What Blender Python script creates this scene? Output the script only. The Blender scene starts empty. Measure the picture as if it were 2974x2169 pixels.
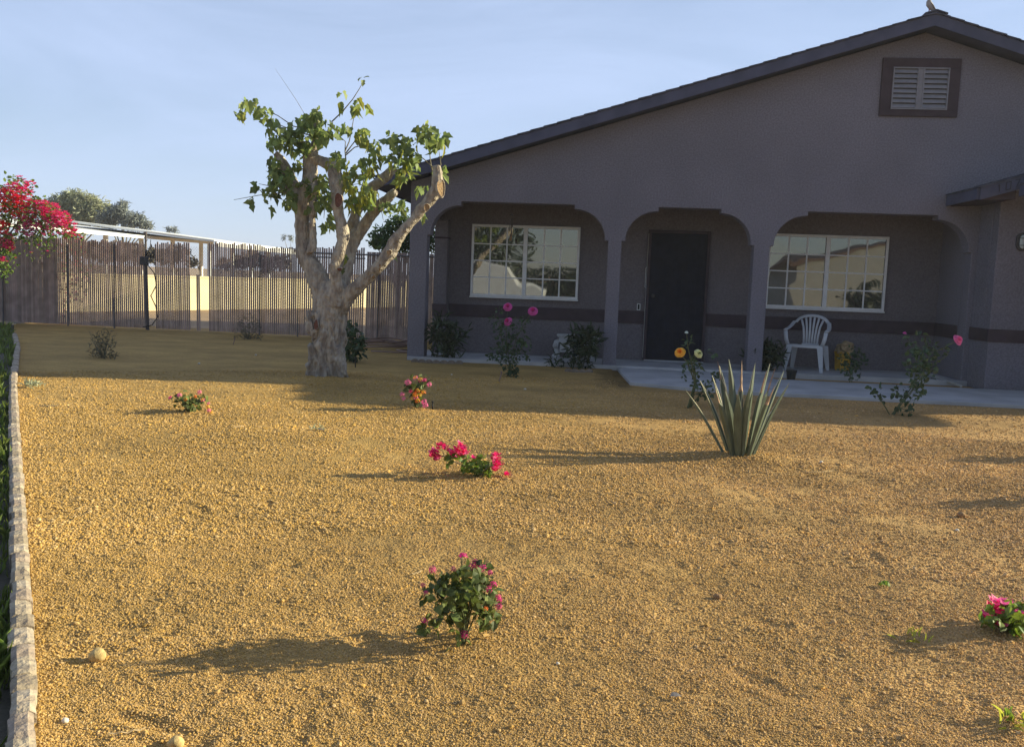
import bpy, bmesh, math, random
import numpy as np
from mathutils import Vector, Matrix

random.seed(7); RNG = np.random.RandomState(11)
scn = bpy.context.scene
COL = scn.collection
PI = math.pi

# ------------------------------------------------------------------ camera
CAMH = 1.35; FPX = 2600.0; PW, PH = 2974, 2169
def cam_axes(yaw, p, r):
    cy, sy = math.cos(yaw), math.sin(yaw)
    fwd = np.array([sy*math.cos(p), cy*math.cos(p), -math.sin(p)])
    right = np.array([cy, -sy, 0.]); down = np.cross(fwd, right)
    c, s = math.cos(r), math.sin(r)
    return np.array([c*right - s*down, c*down + s*right, fwd])
MC = cam_axes(math.radians(-5.0), math.radians(6.0), math.radians(2.1))
CP = np.array([0, 0, CAMH])
cam = bpy.data.cameras.new('camera'); camo = bpy.data.objects.new('camera', cam); COL.objects.link(camo)
cam.sensor_width = 36; cam.lens = FPX/PW*36; cam.clip_start = 0.05; cam.clip_end = 3000
m3 = Matrix((MC[0], -MC[1], -MC[2])).transposed()
camo.matrix_world = Matrix.Translation((0, 0, CAMH)) @ m3.to_4x4()
scn.camera = camo

# ------------------------------------------------------------------ light
SUN_EL = math.radians(17.5); TRAVEL = math.radians(-164.5)      # direction the light travels over the ground
world = bpy.data.worlds.new('World'); scn.world = world; world.use_nodes = True
wn = world.node_tree; wn.nodes.clear()
wo = wn.nodes.new('ShaderNodeOutputWorld'); bg = wn.nodes.new('ShaderNodeBackground')
sky = wn.nodes.new('ShaderNodeTexSky'); sky.sky_type = 'NISHITA'; sky.sun_disc = False
sky.sun_elevation = SUN_EL; sky.air_density = 1.0; sky.dust_density = 0.15; sky.ozone_density = 2.2; sky.altitude = 0
to_sun = Vector((-math.cos(TRAVEL)*math.cos(SUN_EL), -math.sin(TRAVEL)*math.cos(SUN_EL), math.sin(SUN_EL)))
sky.sun_rotation = math.atan2(to_sun.x, to_sun.y)
bg.inputs['Strength'].default_value = 0.063
# thin cirrus
tc = wn.nodes.new('ShaderNodeTexCoord'); mp = wn.nodes.new('ShaderNodeMapping')
mp.inputs['Scale'].default_value = (1.0, 1.6, 5.0); mp.inputs['Rotation'].default_value = (0.25, 0.15, 0.5)
nz = wn.nodes.new('ShaderNodeTexNoise'); nz.inputs['Scale'].default_value = 1.9; nz.inputs['Detail'].default_value = 7
nz.inputs['Roughness'].default_value = 0.55; nz.inputs['Distortion'].default_value = 0.6
cr = wn.nodes.new('ShaderNodeValToRGB'); cr.color_ramp.elements[0].position = 0.30; cr.color_ramp.elements[0].color = (0, 0, 0, 1)
cr.color_ramp.elements[1].position = 0.88; cr.color_ramp.elements[1].color = (1, 1, 1, 1)
ml = wn.nodes.new('ShaderNodeMath'); ml.operation = 'MULTIPLY_ADD'; ml.inputs[1].default_value = 0.42; ml.inputs[2].default_value = 0.46
sxy = wn.nodes.new('ShaderNodeSeparateXYZ'); mrw = wn.nodes.new('ShaderNodeMapRange'); mrw.interpolation_type = 'SMOOTHSTEP'
mrw.inputs['From Min'].default_value = -0.3; mrw.inputs['From Max'].default_value = 0.6; mrw.inputs['To Min'].default_value = 0.30      # the veil of high cloud lies to the north
mlw = wn.nodes.new('ShaderNodeMath'); mlw.operation = 'MULTIPLY'
mx = wn.nodes.new('ShaderNodeMixRGB'); mx.inputs[2].default_value = (5.7, 6.9, 9.8, 1)
L = wn.links.new
L(tc.outputs['Generated'], mp.inputs['Vector']); L(mp.outputs['Vector'], nz.inputs['Vector'])
L(nz.outputs['Fac'], cr.inputs['Fac']); L(cr.outputs['Color'], ml.inputs[0]); L(tc.outputs['Generated'], sxy.inputs[0]); L(sxy.outputs['Y'], mrw.inputs['Value']); L(mrw.outputs[0], mlw.inputs[0]); L(ml.outputs[0], mlw.inputs[1]); L(mlw.outputs[0], mx.inputs[0])
L(sky.outputs['Color'], mx.inputs[1]); L(mx.outputs[0], bg.inputs['Color']); L(bg.outputs[0], wo.inputs[0])

sun = bpy.data.lights.new('sun', 'SUN'); sun.energy = 5.0; sun.angle = math.radians(0.5); sun.color = (1.0, 0.92, 0.60)
suno = bpy.data.objects.new('sun', sun); COL.objects.link(suno)
suno.rotation_euler = to_sun.to_track_quat('Z', 'Y').to_euler()
scn.view_settings.view_transform = 'Standard'; scn.view_settings.look = 'None'
scn.view_settings.exposure = 0.93; scn.view_settings.gamma = 1
scn.view_settings.use_curve_mapping = False

# ------------------------------------------------------------------ photo geometry helpers
def ray(x, y): return MC.T @ np.array([(x-PW/2)/FPX, (y-PH/2)/FPX, 1.])
def onz(x, y, z=0.):
    d = ray(x, y); return CP + (z-CAMH)/d[2]*d
def ony(x, y, Y):
    d = ray(x, y); return CP + Y/d[1]*d

# ------------------------------------------------------------------ materials
MATS = {}
def mat(name, col, rough=0.8, var=0.0, vscale=8.0, bump=0.0, bscale=60.0, spec=0.3, metal=0.0, col2=None,
        trans=0.0, rnd=0.0, stretch=None, bdist=0.01, grain=0.0):
    if name in MATS: return MATS[name]
    m = bpy.data.materials.new(name); m.use_nodes = True; nt = m.node_tree; n = nt.nodes; l = nt.links.new
    b = n['Principled BSDF']; b.inputs['Roughness'].default_value = rough
    b.inputs['Specular IOR Level'].default_value = spec; b.inputs['Metallic'].default_value = metal
    tcn = n.new('ShaderNodeTexCoord'); vec = tcn.outputs['Object']
    if stretch:
        mm = n.new('ShaderNodeMapping'); mm.inputs['Scale'].default_value = stretch
        l(vec, mm.inputs['Vector']); vec = mm.outputs['Vector']
    nn = n.new('ShaderNodeTexNoise'); nn.inputs['Scale'].default_value = vscale; nn.inputs['Detail'].default_value = 6
    l(vec, nn.inputs['Vector'])
    mixn = n.new('ShaderNodeMixRGB')
    c2 = col2 if col2 else tuple(max(0, c*(1-var)) for c in col)
    c1 = col if col2 else tuple(min(1, c*(1+var)) for c in col)
    mixn.inputs[1].default_value = (*c1, 1); mixn.inputs[2].default_value = (*c2, 1)
    rp = n.new('ShaderNodeValToRGB'); rp.color_ramp.elements[0].position = 0.36; rp.color_ramp.elements[1].position = 0.64
    l(nn.outputs['Fac'], rp.inputs['Fac']); l(rp.outputs['Color'], mixn.inputs[0])
    out = mixn.outputs[0]
    if rnd > 0:
        g = n.new('ShaderNodeNewGeometry'); hs = n.new('ShaderNodeHueSaturation')
        mr = n.new('ShaderNodeMapRange'); mr.inputs['To Min'].default_value = 1-rnd; mr.inputs['To Max'].default_value = 1+rnd
        l(g.outputs['Random Per Island'], mr.inputs['Value']); l(mr.outputs[0], hs.inputs['Value'])
        mh = n.new('ShaderNodeMapRange'); mh.inputs['To Min'].default_value = 0.5-rnd*0.06; mh.inputs['To Max'].default_value = 0.5+rnd*0.03
        wnz = n.new('ShaderNodeTexWhiteNoise'); wnz.noise_dimensions = '1D'
        l(g.outputs['Random Per Island'], wnz.inputs['W']); l(wnz.outputs['Value'], mh.inputs['Value']); l(mh.outputs[0], hs.inputs['Hue'])
        l(out, hs.inputs['Color']); out = hs.outputs['Color']
    if grain > 0:
        gn = n.new('ShaderNodeTexNoise'); gn.inputs['Scale'].default_value = 42; gn.inputs['Detail'].default_value = 3; l(vec, gn.inputs['Vector'])
        gs = n.new('ShaderNodeTexNoise'); gs.inputs['Scale'].default_value = 0.55; gs.inputs['Detail'].default_value = 8; gs.inputs['Roughness'].default_value = 0.7; l(vec, gs.inputs['Vector'])
        ga = n.new('ShaderNodeMath'); ga.operation = 'MULTIPLY_ADD'; ga.inputs[1].default_value = 0.45; l(gs.outputs['Fac'], ga.inputs[0]); l(gn.outputs['Fac'], ga.inputs[2])
        gr = n.new('ShaderNodeMapRange'); gr.inputs['From Min'].default_value = 0.42; gr.inputs['From Max'].default_value = 1.02
        gr.inputs['To Min'].default_value = 1-grain*1.6; gr.inputs['To Max'].default_value = 1+grain*1.6; l(ga.outputs[0], gr.inputs['Value'])
        gh = n.new('ShaderNodeHueSaturation'); l(gr.outputs[0], gh.inputs['Value']); l(out, gh.inputs['Color']); out = gh.outputs['Color']
    l(out, b.inputs['Base Color'])
    if bump > 0:
        bn = n.new('ShaderNodeTexNoise'); bn.inputs['Scale'].default_value = bscale; bn.inputs['Detail'].default_value = 4
        l(vec, bn.inputs['Vector'])
        bp = n.new('ShaderNodeBump'); bp.inputs['Strength'].default_value = bump; bp.inputs['Distance'].default_value = bdist
        l(bn.outputs['Fac'], bp.inputs['Height']); l(bp.outputs['Normal'], b.inputs['Normal'])
    if trans > 0:
        t = n.new('ShaderNodeBsdfTranslucent'); ms = n.new('ShaderNodeMixShader'); ms.inputs[0].default_value = trans
        hs2 = n.new('ShaderNodeHueSaturation'); hs2.inputs['Value'].default_value = 1.7; hs2.inputs['Saturation'].default_value = 1.1
        hs2.inputs['Hue'].default_value = 0.485
        l(out, hs2.inputs['Color']); l(hs2.outputs[0], t.inputs['Color'])
        l(b.outputs[0], ms.inputs[1]); l(t.outputs[0], ms.inputs[2]); l(ms.outputs[0], n['Material Output'].inputs['Surface'])
    MATS[name] = m; return m

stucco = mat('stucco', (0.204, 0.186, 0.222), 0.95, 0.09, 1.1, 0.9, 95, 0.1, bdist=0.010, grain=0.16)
stucco_shaded = mat('stucco_shaded', (0.170, 0.148, 0.165), 0.95, 0.09, 1.1, 0.9, 95, 0.1, bdist=0.010, grain=0.16)  # same stucco in a darker tone, deepening the porch shade by colour
trim_dark = mat('trim_dark', (0.070, 0.050, 0.062), 0.85, 0.12, 5, 0.25, 160, 0.2)
fascia_m = mat('fascia_paint', (0.090, 0.092, 0.145), 0.8, 0.12, 4, 0.2, 60, 0.2)
shingle = mat('shingle', (0.085, 0.085, 0.115), 0.95, 0.35, 9, 0.6, 250, 0.1)
winframe = mat('window_frame', (0.72, 0.71, 0.72), 0.5, 0.05, 10)
vent_m = mat('vent_paint', (0.25, 0.24, 0.275), 0.7, 0.08, 10)
door_m = mat('door_paint', (0.020, 0.020, 0.034), 0.7, 0.15, 10, spec=0.15)
concrete = mat('concrete', (0.43, 0.41, 0.42), 0.9, 0.13, 2.2, 0.3, 120, 0.2)
white_plastic = mat('white_plastic', (0.52, 0.52, 0.56), 0.45, 0.06, 9)
black_plastic = mat('black_plastic', (0.02, 0.02, 0.022), 0.5)
metal_dark = mat('metal_dark', (0.06, 0.055, 0.06), 0.5, 0.2, 15)
galv = mat('galvanised', (0.16, 0.14, 0.145), 0.55, 0.2, 15, metal=0.3)
slat_m = mat('fence_slat', (0.37, 0.265, 0.235), 0.8, 0.2, 6, 0.2, 60, rnd=0.22)
bark = mat('bark', (0.54, 0.465, 0.39), 0.9, 0.3, 16, 1.0, 38, 0.12, col2=(0.27, 0.22, 0.19), stretch=(1, 1, 0.4), bdist=0.05)
cutwood = mat('cut_wood', (0.34, 0.22, 0.12), 0.85, 0.35, 60, 0.6, 90)
cutwood_red = mat('cut_wood_red', (0.17, 0.07, 0.05), 0.9, 0.35, 60, 0.6, 90)
twig_m = mat('twig', (0.22, 0.19, 0.14), 0.85, 0.2, 20)
stem_m = mat('green_stem', (0.10, 0.11, 0.05), 0.8, 0.2, 20)
leaf_tree = mat('leaf_mulberry', (0.170, 0.225, 0.075), 0.55, 0.25, 4, spec=0.35, trans=0.38, rnd=0.35)
leaf_yel = mat('leaf_yellowing', (0.27, 0.29, 0.06), 0.6, 0.25, 4, trans=0.40, rnd=0.3)
leaf_dark = mat('leaf_dark', (0.040, 0.062, 0.030), 0.5, 0.25, 6, spec=0.4, trans=0.15, rnd=0.35)
leaf_rose = mat('leaf_rose', (0.045, 0.080, 0.035), 0.5, 0.25, 6, spec=0.4, trans=0.2, rnd=0.35)
leaf_lant = mat('leaf_lantana', (0.085, 0.115, 0.032), 0.6, 0.25, 8, trans=0.22, rnd=0.4)
leaf_boug = mat('leaf_bougainvillea', (0.11, 0.18, 0.035), 0.5, 0.25, 8, trans=0.35, rnd=0.35)
leaf_far = mat('leaf_far', (0.36, 0.38, 0.26), 0.8, 0.25, 2, trans=0.25, rnd=0.35)  # distance haze put into the leaf colour by paling it
leaf_far2 = mat('leaf_far_grey', (0.26, 0.28, 0.27), 0.8, 0.25, 2, trans=0.2, rnd=0.35)  # greyer and lighter, haze of distance mixed into the colour
agave_m = mat('agave_leaf', (0.105, 0.130, 0.090), 0.55, 0.22, 6, 0.2, 30, 0.35, stretch=(3, 3, 0.8), rnd=0.15)
agave_edge = mat('agave_margin', (0.55, 0.50, 0.36), 0.6, 0.2, 20, rnd=0.1)
agave_dry = mat('agave_dry', (0.34, 0.24, 0.16), 0.9, 0.35, 20, 0.4, 80, rnd=0.3)
pet_mag = mat('petal_magenta', (0.60, 0.03, 0.20), 0.6, 0.15, 30, trans=0.25, rnd=0.2)
pet_rose = mat('petal_rose', (0.60, 0.09, 0.33), 0.6, 0.15, 30, trans=0.25, rnd=0.15)
pet_pink = mat('petal_pink', (0.78, 0.17, 0.36), 0.6, 0.15, 30, trans=0.25, rnd=0.12)
pet_red = mat('petal_red', (0.62, 0.045, 0.13), 0.6, 0.2, 30, trans=0.3, rnd=0.25)
pet_org = mat('petal_orange', (0.85, 0.22, 0.03), 0.6, 0.15, 30, trans=0.2, rnd=0.2)
pet_yel = mat('petal_yellow', (0.85, 0.48, 0.05), 0.6, 0.15, 30, trans=0.2, rnd=0.15)
pet_cream = mat('petal_cream', (0.72, 0.72, 0.36), 0.6, 0.1, 30, trans=0.2, rnd=0.1)
pet_white = mat('petal_white', (0.70, 0.74, 0.66), 0.6, 0.1, 30, trans=0.2)
yellow_pl = mat('yellow_plastic', (0.50, 0.28, 0.035), 0.6, 0.15, 9)
bag_m = mat('bag_plastic', (0.36, 0.25, 0.14), 0.5, 0.3, 14, 0.3, 30)
cast_stone = mat('cast_stone', (0.45, 0.44, 0.45), 0.85, 0.12, 16, 0.3, 90)
hose_m = mat('hose', (0.27, 0.17, 0.14), 0.6, 0.15, 10)
pvc = mat('pvc', (0.42, 0.40, 0.38), 0.5, 0.1, 10)
rock_m = mat('rock', (0.50, 0.35, 0.15), 0.9, 0.3, 35, 0.6, 60)
pebble_w = mat('white_pebble', (0.70, 0.62, 0.52), 0.8, 0.1, 40)
edging_m = mat('edging_clay', (0.24, 0.185, 0.15), 0.9, 0.2, 20, 0.3, 90)
cream_wall = mat('cream_block', (0.66, 0.56, 0.38), 0.9, 0.08, 1.2, 0.3, 30)
roof_white = mat('painted_roof', (0.82, 0.80, 0.76), 0.6, 0.1, 3)
white_paint = mat('white_paint', (0.80, 0.80, 0.80), 0.5, 0.05, 5)
dirt_m = mat('dirt', (0.36, 0.24, 0.14), 0.95, 0.2, 1.0, 0.5, 40)
tan_wall = mat('tan_stucco', (0.47, 0.45, 0.40), 0.9, 0.06, 2)
tile_roof = mat('roof_tile', (0.20, 0.12, 0.09), 0.8, 0.2, 8)
asphalt = mat('asphalt', (0.05, 0.05, 0.052), 0.9, 0.15, 20)
grass_m = mat('grass_blade', (0.15, 0.20, 0.05), 0.6, 0.3, 6, trans=0.35, rnd=0.35)
soil_m = mat('lawn_soil', (0.085, 0.075, 0.055), 0.95, 0.3, 6, 0.8, 50)
dove_m = mat('dove_feather', (0.36, 0.32, 0.31), 0.8, 0.12, 12)
number_m = mat('number_paint', (0.045, 0.044, 0.065), 0.6)
glasslamp = mat('lamp_glass', (0.45, 0.50, 0.52), 0.25, 0.05, 10, spec=0.6)

def gravel_material(name, pebble=False):
    m = bpy.data.materials.new(name); m.use_nodes = True; n = m.node_tree.nodes; l = m.node_tree.links.new
    b = n['Principled BSDF']; b.inputs['Roughness'].default_value = 0.9; b.inputs['Specular IOR Level'].default_value = 0.2
    g = n.new('ShaderNodeNewGeometry')
    # broad tone: lens-flare gold put into the left colour, redder on the right, patchy
    sx = n.new('ShaderNodeSeparateXYZ'); l(g.outputs['Position'], sx.inputs[0])
    mr = n.new('ShaderNodeMapRange'); mr.inputs['From Min'].default_value = -1.8; mr.inputs['From Max'].default_value = 2.6
    n1 = n.new('ShaderNodeTexNoise'); n1.inputs['Scale'].default_value = 0.9; n1.inputs['Detail'].default_value = 6
    l(g.outputs['Position'], n1.inputs['Vector'])
    ad = n.new('ShaderNodeMath'); ad.operation = 'MULTIPLY_ADD'; ad.inputs[1].default_value = 3.4; 
    sb = n.new('ShaderNodeMath'); sb.operation = 'SUBTRACT'; sb.inputs[1].default_value = 0.5
    l(n1.outputs['Fac'], sb.inputs[0]); l(sb.outputs[0], ad.inputs[0]); l(sx.outputs['X'], ad.inputs[2]); l(ad.outputs[0], mr.inputs['Value'])
    # broad patches of darker, damper grit and paler dusty grit
    nb = n.new('ShaderNodeTexNoise'); nb.inputs['Scale'].default_value = 0.75; nb.inputs['Detail'].default_value = 9; nb.inputs['Roughness'].default_value = 0.62
    mpb = n.new('ShaderNodeMapping'); mpb.inputs['Rotation'].default_value = (0, 0, 0.64); mpb.inputs['Scale'].default_value = (0.7, 1.7, 1)
    l(g.outputs['Position'], mpb.inputs['Vector']); l(mpb.outputs[0], nb.inputs['Vector'])
    rb = n.new('ShaderNodeMapRange'); rb.inputs['From Min'].default_value = 0.32; rb.inputs['From Max'].default_value = 0.68
    rb.inputs['To Min'].default_value = 0.76; rb.inputs['To Max'].default_value = 1.16; l(nb.outputs['Fac'], rb.inputs['Value'])
    mx1 = n.new('ShaderNodeMixRGB'); hb = n.new('ShaderNodeHueSaturation'); mx1.inputs[1].default_value = (0.52, 0.322, 0.105, 1); mx1.inputs[2].default_value = (0.54, 0.320, 0.130, 1)
    l(mr.outputs[0], mx1.inputs[0]); l(rb.outputs[0], hb.inputs['Value']); l(mx1.outputs[0], hb.inputs['Color'])
    if pebble:
        oi = n.new('ShaderNodeObjectInfo'); rv = oi.outputs['Random']
        rp = n.new('ShaderNodeMapRange'); rp.inputs['To Min'].default_value = 0.72; rp.inputs['To Max'].default_value = 1.22
        l(rv, rp.inputs['Value'])
        hs = n.new('ShaderNodeHueSaturation'); l(rp.outputs[0], hs.inputs['Value']); l(hb.outputs[0], hs.inputs['Color'])
        ws = n.new('ShaderNodeTexWhiteNoise'); ws.noise_dimensions = '1D'; l(rv, ws.inputs['W'])
        ms = n.new('ShaderNodeMapRange'); ms.inputs['To Min'].default_value = 0.85; ms.inputs['To Max'].default_value = 1.08
        l(ws.outputs['Value'], ms.inputs['Value']); l(ms.outputs[0], hs.inputs['Saturation'])
        l(hs.outputs[0], b.inputs['Base Color'])
    else:
        vo = n.new('ShaderNodeTexVoronoi'); vo.inputs['Scale'].default_value = 80
        l(g.outputs['Position'], vo.inputs['Vector'])
        vs = n.new('ShaderNodeSeparateColor'); l(vo.outputs['Color'], vs.inputs[0])
        rp = n.new('ShaderNodeMapRange'); rp.inputs['To Min'].default_value = 0.80; rp.inputs['To Max'].default_value = 1.10
        l(vs.outputs[0], rp.inputs['Value'])
        hs = n.new('ShaderNodeHueSaturation'); l(rp.outputs[0], hs.inputs['Value']); l(hb.outputs[0], hs.inputs['Color'])
        # damp stain and dusty patches
        n3 = n.new('ShaderNodeTexNoise'); n3.inputs['Scale'].default_value = 2.3; n3.inputs['Detail'].default_value = 7
        l(g.outputs['Position'], n3.inputs['Vector'])
        r3 = n.new('ShaderNodeMapRange'); r3.inputs['From Min'].default_value = 0.3; r3.inputs['From Max'].default_value = 0.7
        r3.inputs['To Min'].default_value = 0.86; r3.inputs['To Max'].default_value = 1.1
        l(n3.outputs['Fac'], r3.inputs['Value'])
        hs2 = n.new('ShaderNodeHueSaturation'); l(r3.outputs[0], hs2.inputs['Value']); l(hs.outputs[0], hs2.inputs['Color'])
        # damp patch running out from the second column
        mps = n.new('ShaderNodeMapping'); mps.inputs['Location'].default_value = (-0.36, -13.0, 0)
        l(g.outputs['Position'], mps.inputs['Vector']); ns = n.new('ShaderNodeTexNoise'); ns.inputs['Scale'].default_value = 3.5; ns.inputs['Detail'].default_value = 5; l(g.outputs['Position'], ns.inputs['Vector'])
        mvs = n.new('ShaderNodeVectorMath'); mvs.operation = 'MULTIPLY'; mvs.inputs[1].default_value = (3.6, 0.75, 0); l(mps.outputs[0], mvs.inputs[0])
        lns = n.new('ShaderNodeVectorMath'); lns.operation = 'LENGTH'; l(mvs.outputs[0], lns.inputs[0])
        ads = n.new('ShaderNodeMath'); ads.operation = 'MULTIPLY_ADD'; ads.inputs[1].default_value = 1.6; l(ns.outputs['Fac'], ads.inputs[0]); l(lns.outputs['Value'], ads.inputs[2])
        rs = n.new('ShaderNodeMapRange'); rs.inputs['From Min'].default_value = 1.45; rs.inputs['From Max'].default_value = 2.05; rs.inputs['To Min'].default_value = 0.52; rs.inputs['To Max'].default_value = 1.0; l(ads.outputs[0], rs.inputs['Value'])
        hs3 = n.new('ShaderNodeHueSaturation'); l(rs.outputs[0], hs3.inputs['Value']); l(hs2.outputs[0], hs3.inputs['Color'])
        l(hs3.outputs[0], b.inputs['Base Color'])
        bn = n.new('ShaderNodeTexNoise'); bn.inputs['Scale'].default_value = 70; bn.inputs['Detail'].default_value = 5
        l(g.outputs['Position'], bn.inputs['Vector'])
        bp = n.new('ShaderNodeBump'); bp.inputs['Strength'].default_value = 1.0; bp.inputs['Distance'].default_value = 0.020
        bp2 = n.new('ShaderNodeBump'); bp2.inputs['Strength'].default_value = 0.9; bp2.inputs['Distance'].default_value = 0.010
        l(vo.outputs['Distance'], bp2.inputs['Height']); bp2.invert = True
        l(bn.outputs['Fac'], bp.inputs['Height']); l(bp.outputs['Normal'], bp2.inputs['Normal']); l(bp2.outputs['Normal'], b.inputs['Normal'])
    return m
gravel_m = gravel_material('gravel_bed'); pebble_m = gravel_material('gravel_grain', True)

def pane_material():
    m = bpy.data.materials.new('window_pane'); m.use_nodes = True; n = m.node_tree.nodes; l = m.node_tree.links.new
    b = n['Principled BSDF']; b.inputs['Base Color'].default_value = (0.035, 0.032, 0.032, 1)
    b.inputs['Roughness'].default_value = 0.02; b.inputs['IOR'].default_value = 2.5
    tcn = n.new('ShaderNodeTexCoord')
    nn = n.new('ShaderNodeTexNoise'); nn.inputs['Scale'].default_value = 1.5; nn.inputs['Detail'].default_value = 1.0
    l(tcn.outputs['Object'], nn.inputs['Vector'])
    bp = n.new('ShaderNodeBump'); bp.inputs['Strength'].default_value = 0.35; bp.inputs['Distance'].default_value = 0.016
    l(nn.outputs['Fac'], bp.inputs['Height']); l(bp.outputs['Normal'], b.inputs['Normal'])
    return m
pane_m = pane_material()

# ------------------------------------------------------------------ object helpers
def tag(o, label=None, cat=None, group=None, kind=None):
    if label: o['label'] = label
    if cat: o['category'] = cat
    if group: o['group'] = group
    if kind: o['kind'] = kind
    return o
def thing(name, loc, label, cat, group=None, rotz=0.):
    o = bpy.data.objects.new(name, None); COL.objects.link(o); o.location = loc; o.rotation_euler = (0, 0, rotz)
    o.empty_display_size = 0.1
    return tag(o, label, cat, group)
def link(name, me, parent=None):
    o = bpy.data.objects.new(name, me); COL.objects.link(o)
    if parent is not None: o.parent = parent
    return o

class MB:
    """collects geometry in the frame of its parent thing (origin given)"""
    def __init__(s, org=(0, 0, 0)): s.v = []; s.f = []; s.mi = []; s.o = np.array(org, float)
    def vert(s, p): s.v.append(tuple(np.array(p, float)-s.o)); return len(s.v)-1
    def face(s, ids, mi=0): s.f.append(tuple(ids)); s.mi.append(mi)
    def box(s, x0, x1, y0, y1, z0, z1, mi=0):
        i = [s.vert(p) for p in ((x0,y0,z0),(x1,y0,z0),(x1,y1,z0),(x0,y1,z0),(x0,y0,z1),(x1,y0,z1),(x1,y1,z1),(x0,y1,z1))]
        for q in ((0,3,2,1),(4,5,6,7),(0,1,5,4),(1,2,6,5),(2,3,7,6),(3,0,4,7)): s.face([i[k] for k in q], mi)
    def hexa(s, P, mi=0):
        i = [s.vert(p) for p in P]
        for q in ((0,3,2,1),(4,5,6,7),(0,1,5,4),(1,2,6,5),(2,3,7,6),(3,0,4,7)): s.face([i[k] for k in q], mi)
    def tube(s, pts, rad, n=8, mi=0, cap=True, flat=1.0, wob=0.0):
        pts = [np.array(p, float) for p in pts]
        if np.isscalar(rad): rad = [rad]*len(pts)
        rings = []; up = None
        for k, p in enumerate(pts):
            a = pts[max(0, k-1)]; b = pts[min(len(pts)-1, k+1)]; t = b-a; t = t/(np.linalg.norm(t)+1e-9)
            if up is None:
                up = np.array([0, 0, 1.]) if abs(t[2]) < 0.9 else np.array([0, 1., 0])
            u = np.cross(t, up); u /= np.linalg.norm(u)+1e-9; w = np.cross(u, t); up = w
            r = rad[k]
            rings.append([s.vert(p + r*(1+wob*random.uniform(-1, 1))*(math.cos(2*PI*j/n)*u + flat*math.sin(2*PI*j/n)*w)) for j in range(n)])
        for k in range(len(rings)-1):
            for j in range(n):
                s.face((rings[k][j], rings[k][(j+1) % n], rings[k+1][(j+1) % n], rings[k+1][j]), mi)
        if cap: s.face(rings[0][::-1], mi); s.face(rings[-1], mi)
    def lathe(s, prof, c=(0, 0), n=20, mi=0, sx=1, sy=1):
        rings = [[s.vert((c[0]+sx*r*math.cos(2*PI*j/n), c[1]+sy*r*math.sin(2*PI*j/n), z)) for j in range(n)] for r, z in prof]
        for k in range(len(rings)-1):
            for j in range(n):
                s.face((rings[k][j], rings[k][(j+1) % n], rings[k+1][(j+1) % n], rings[k+1][j]), mi)
        s.face(rings[0][::-1], mi); s.face(rings[-1], mi)
    def prism(s, poly, y0, y1, mi=0):
        """poly in xz (counter clockwise seen from -y)"""
        a = [s.vert((x, y0, z)) for x, z in poly]; b = [s.vert((x, y1, z)) for x, z in poly]
        s.face(a, mi); s.face(b[::-1], mi); n = len(poly)
        for k in range(n): s.face((a[k], b[k], b[(k+1) % n], a[(k+1) % n]), mi)
    def build(s, name, m, parent=None, smooth=False, bevel=0.0, kind=None):
        me = bpy.data.meshes.new(name); me.from_pydata(s.v, [], s.f)
        ms = m if isinstance(m, (list, tuple)) else [m]
        for q in ms: me.materials.append(q)
        if len(ms) > 1: me.polygons.foreach_set('material_index', s.mi)
        if smooth: me.polygons.foreach_set('use_smooth', [True]*len(me.polygons))
        me.update()
        o = link(name, me, parent)
        if parent is None: o.location = tuple(s.o)
        if bevel > 0:
            bm = o.modifiers.new('bevel', 'BEVEL'); bm.width = bevel; bm.segments = 2; bm.limit_method = 'ANGLE'
        if kind: o['kind'] = kind
        return o

# --- batched leaves -------------------------------------------------
def tmpl(kind):
    if kind == 'lobed':
        half = [(0.30, -0.06), (0.47, 0.18), (0.30, 0.34), (0.44, 0.58), (0.20, 0.78)]
        mid = [(0, 0), (0, 0.22), (0, 0.42), (0, 0.66), (0, 1.02)]
    elif kind == 'oval':
        half = [(0.22, 0.12), (0.46, 0.38), (0.36, 0.70)]; mid = [(0, 0), (0, 0.35), (0, 0.68), (0, 1.0)]
    else:
        half = [(0.35, 0.15), (0.5, 0.45), (0.3, 0.8)]; mid = [(0, 0), (0, 0.4), (0, 0.72), (0, 1.0)]
    def zf(x, y, fold=0.32, droop=0.28): return abs(x)*fold - droop*y*y
    V = [(x, y, zf(x, y)) for x, y in mid]; nm = len(mid)
    R = [(x, y, zf(x, y)) for x, y in half]; Lh = [(-x, y, zf(x, y)) for x, y in half]
    V += R + Lh; F = []
    for off, flip in ((nm, False), (nm+len(half), True)):
        h = list(range(off, off+len(half)))
        if kind == 'lobed':
            fs = [(0, h[0], h[1], 1), (1, h[1], h[2], 2), (2, h[2], h[3], 3), (3, h[3], h[4], 4)]
        else:
            fs = [(0, h[0], h[1], 1), (1, h[1], h[2], 2), (2, h[2], 3, 3)]
        for q in fs:
            q = tuple(dict.fromkeys(q)); F.append(q[::-1] if flip else q)
    return np.array(V), F
TM = {k: tmpl(k) for k in ('lobed', 'oval', 'narrow')}

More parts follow.
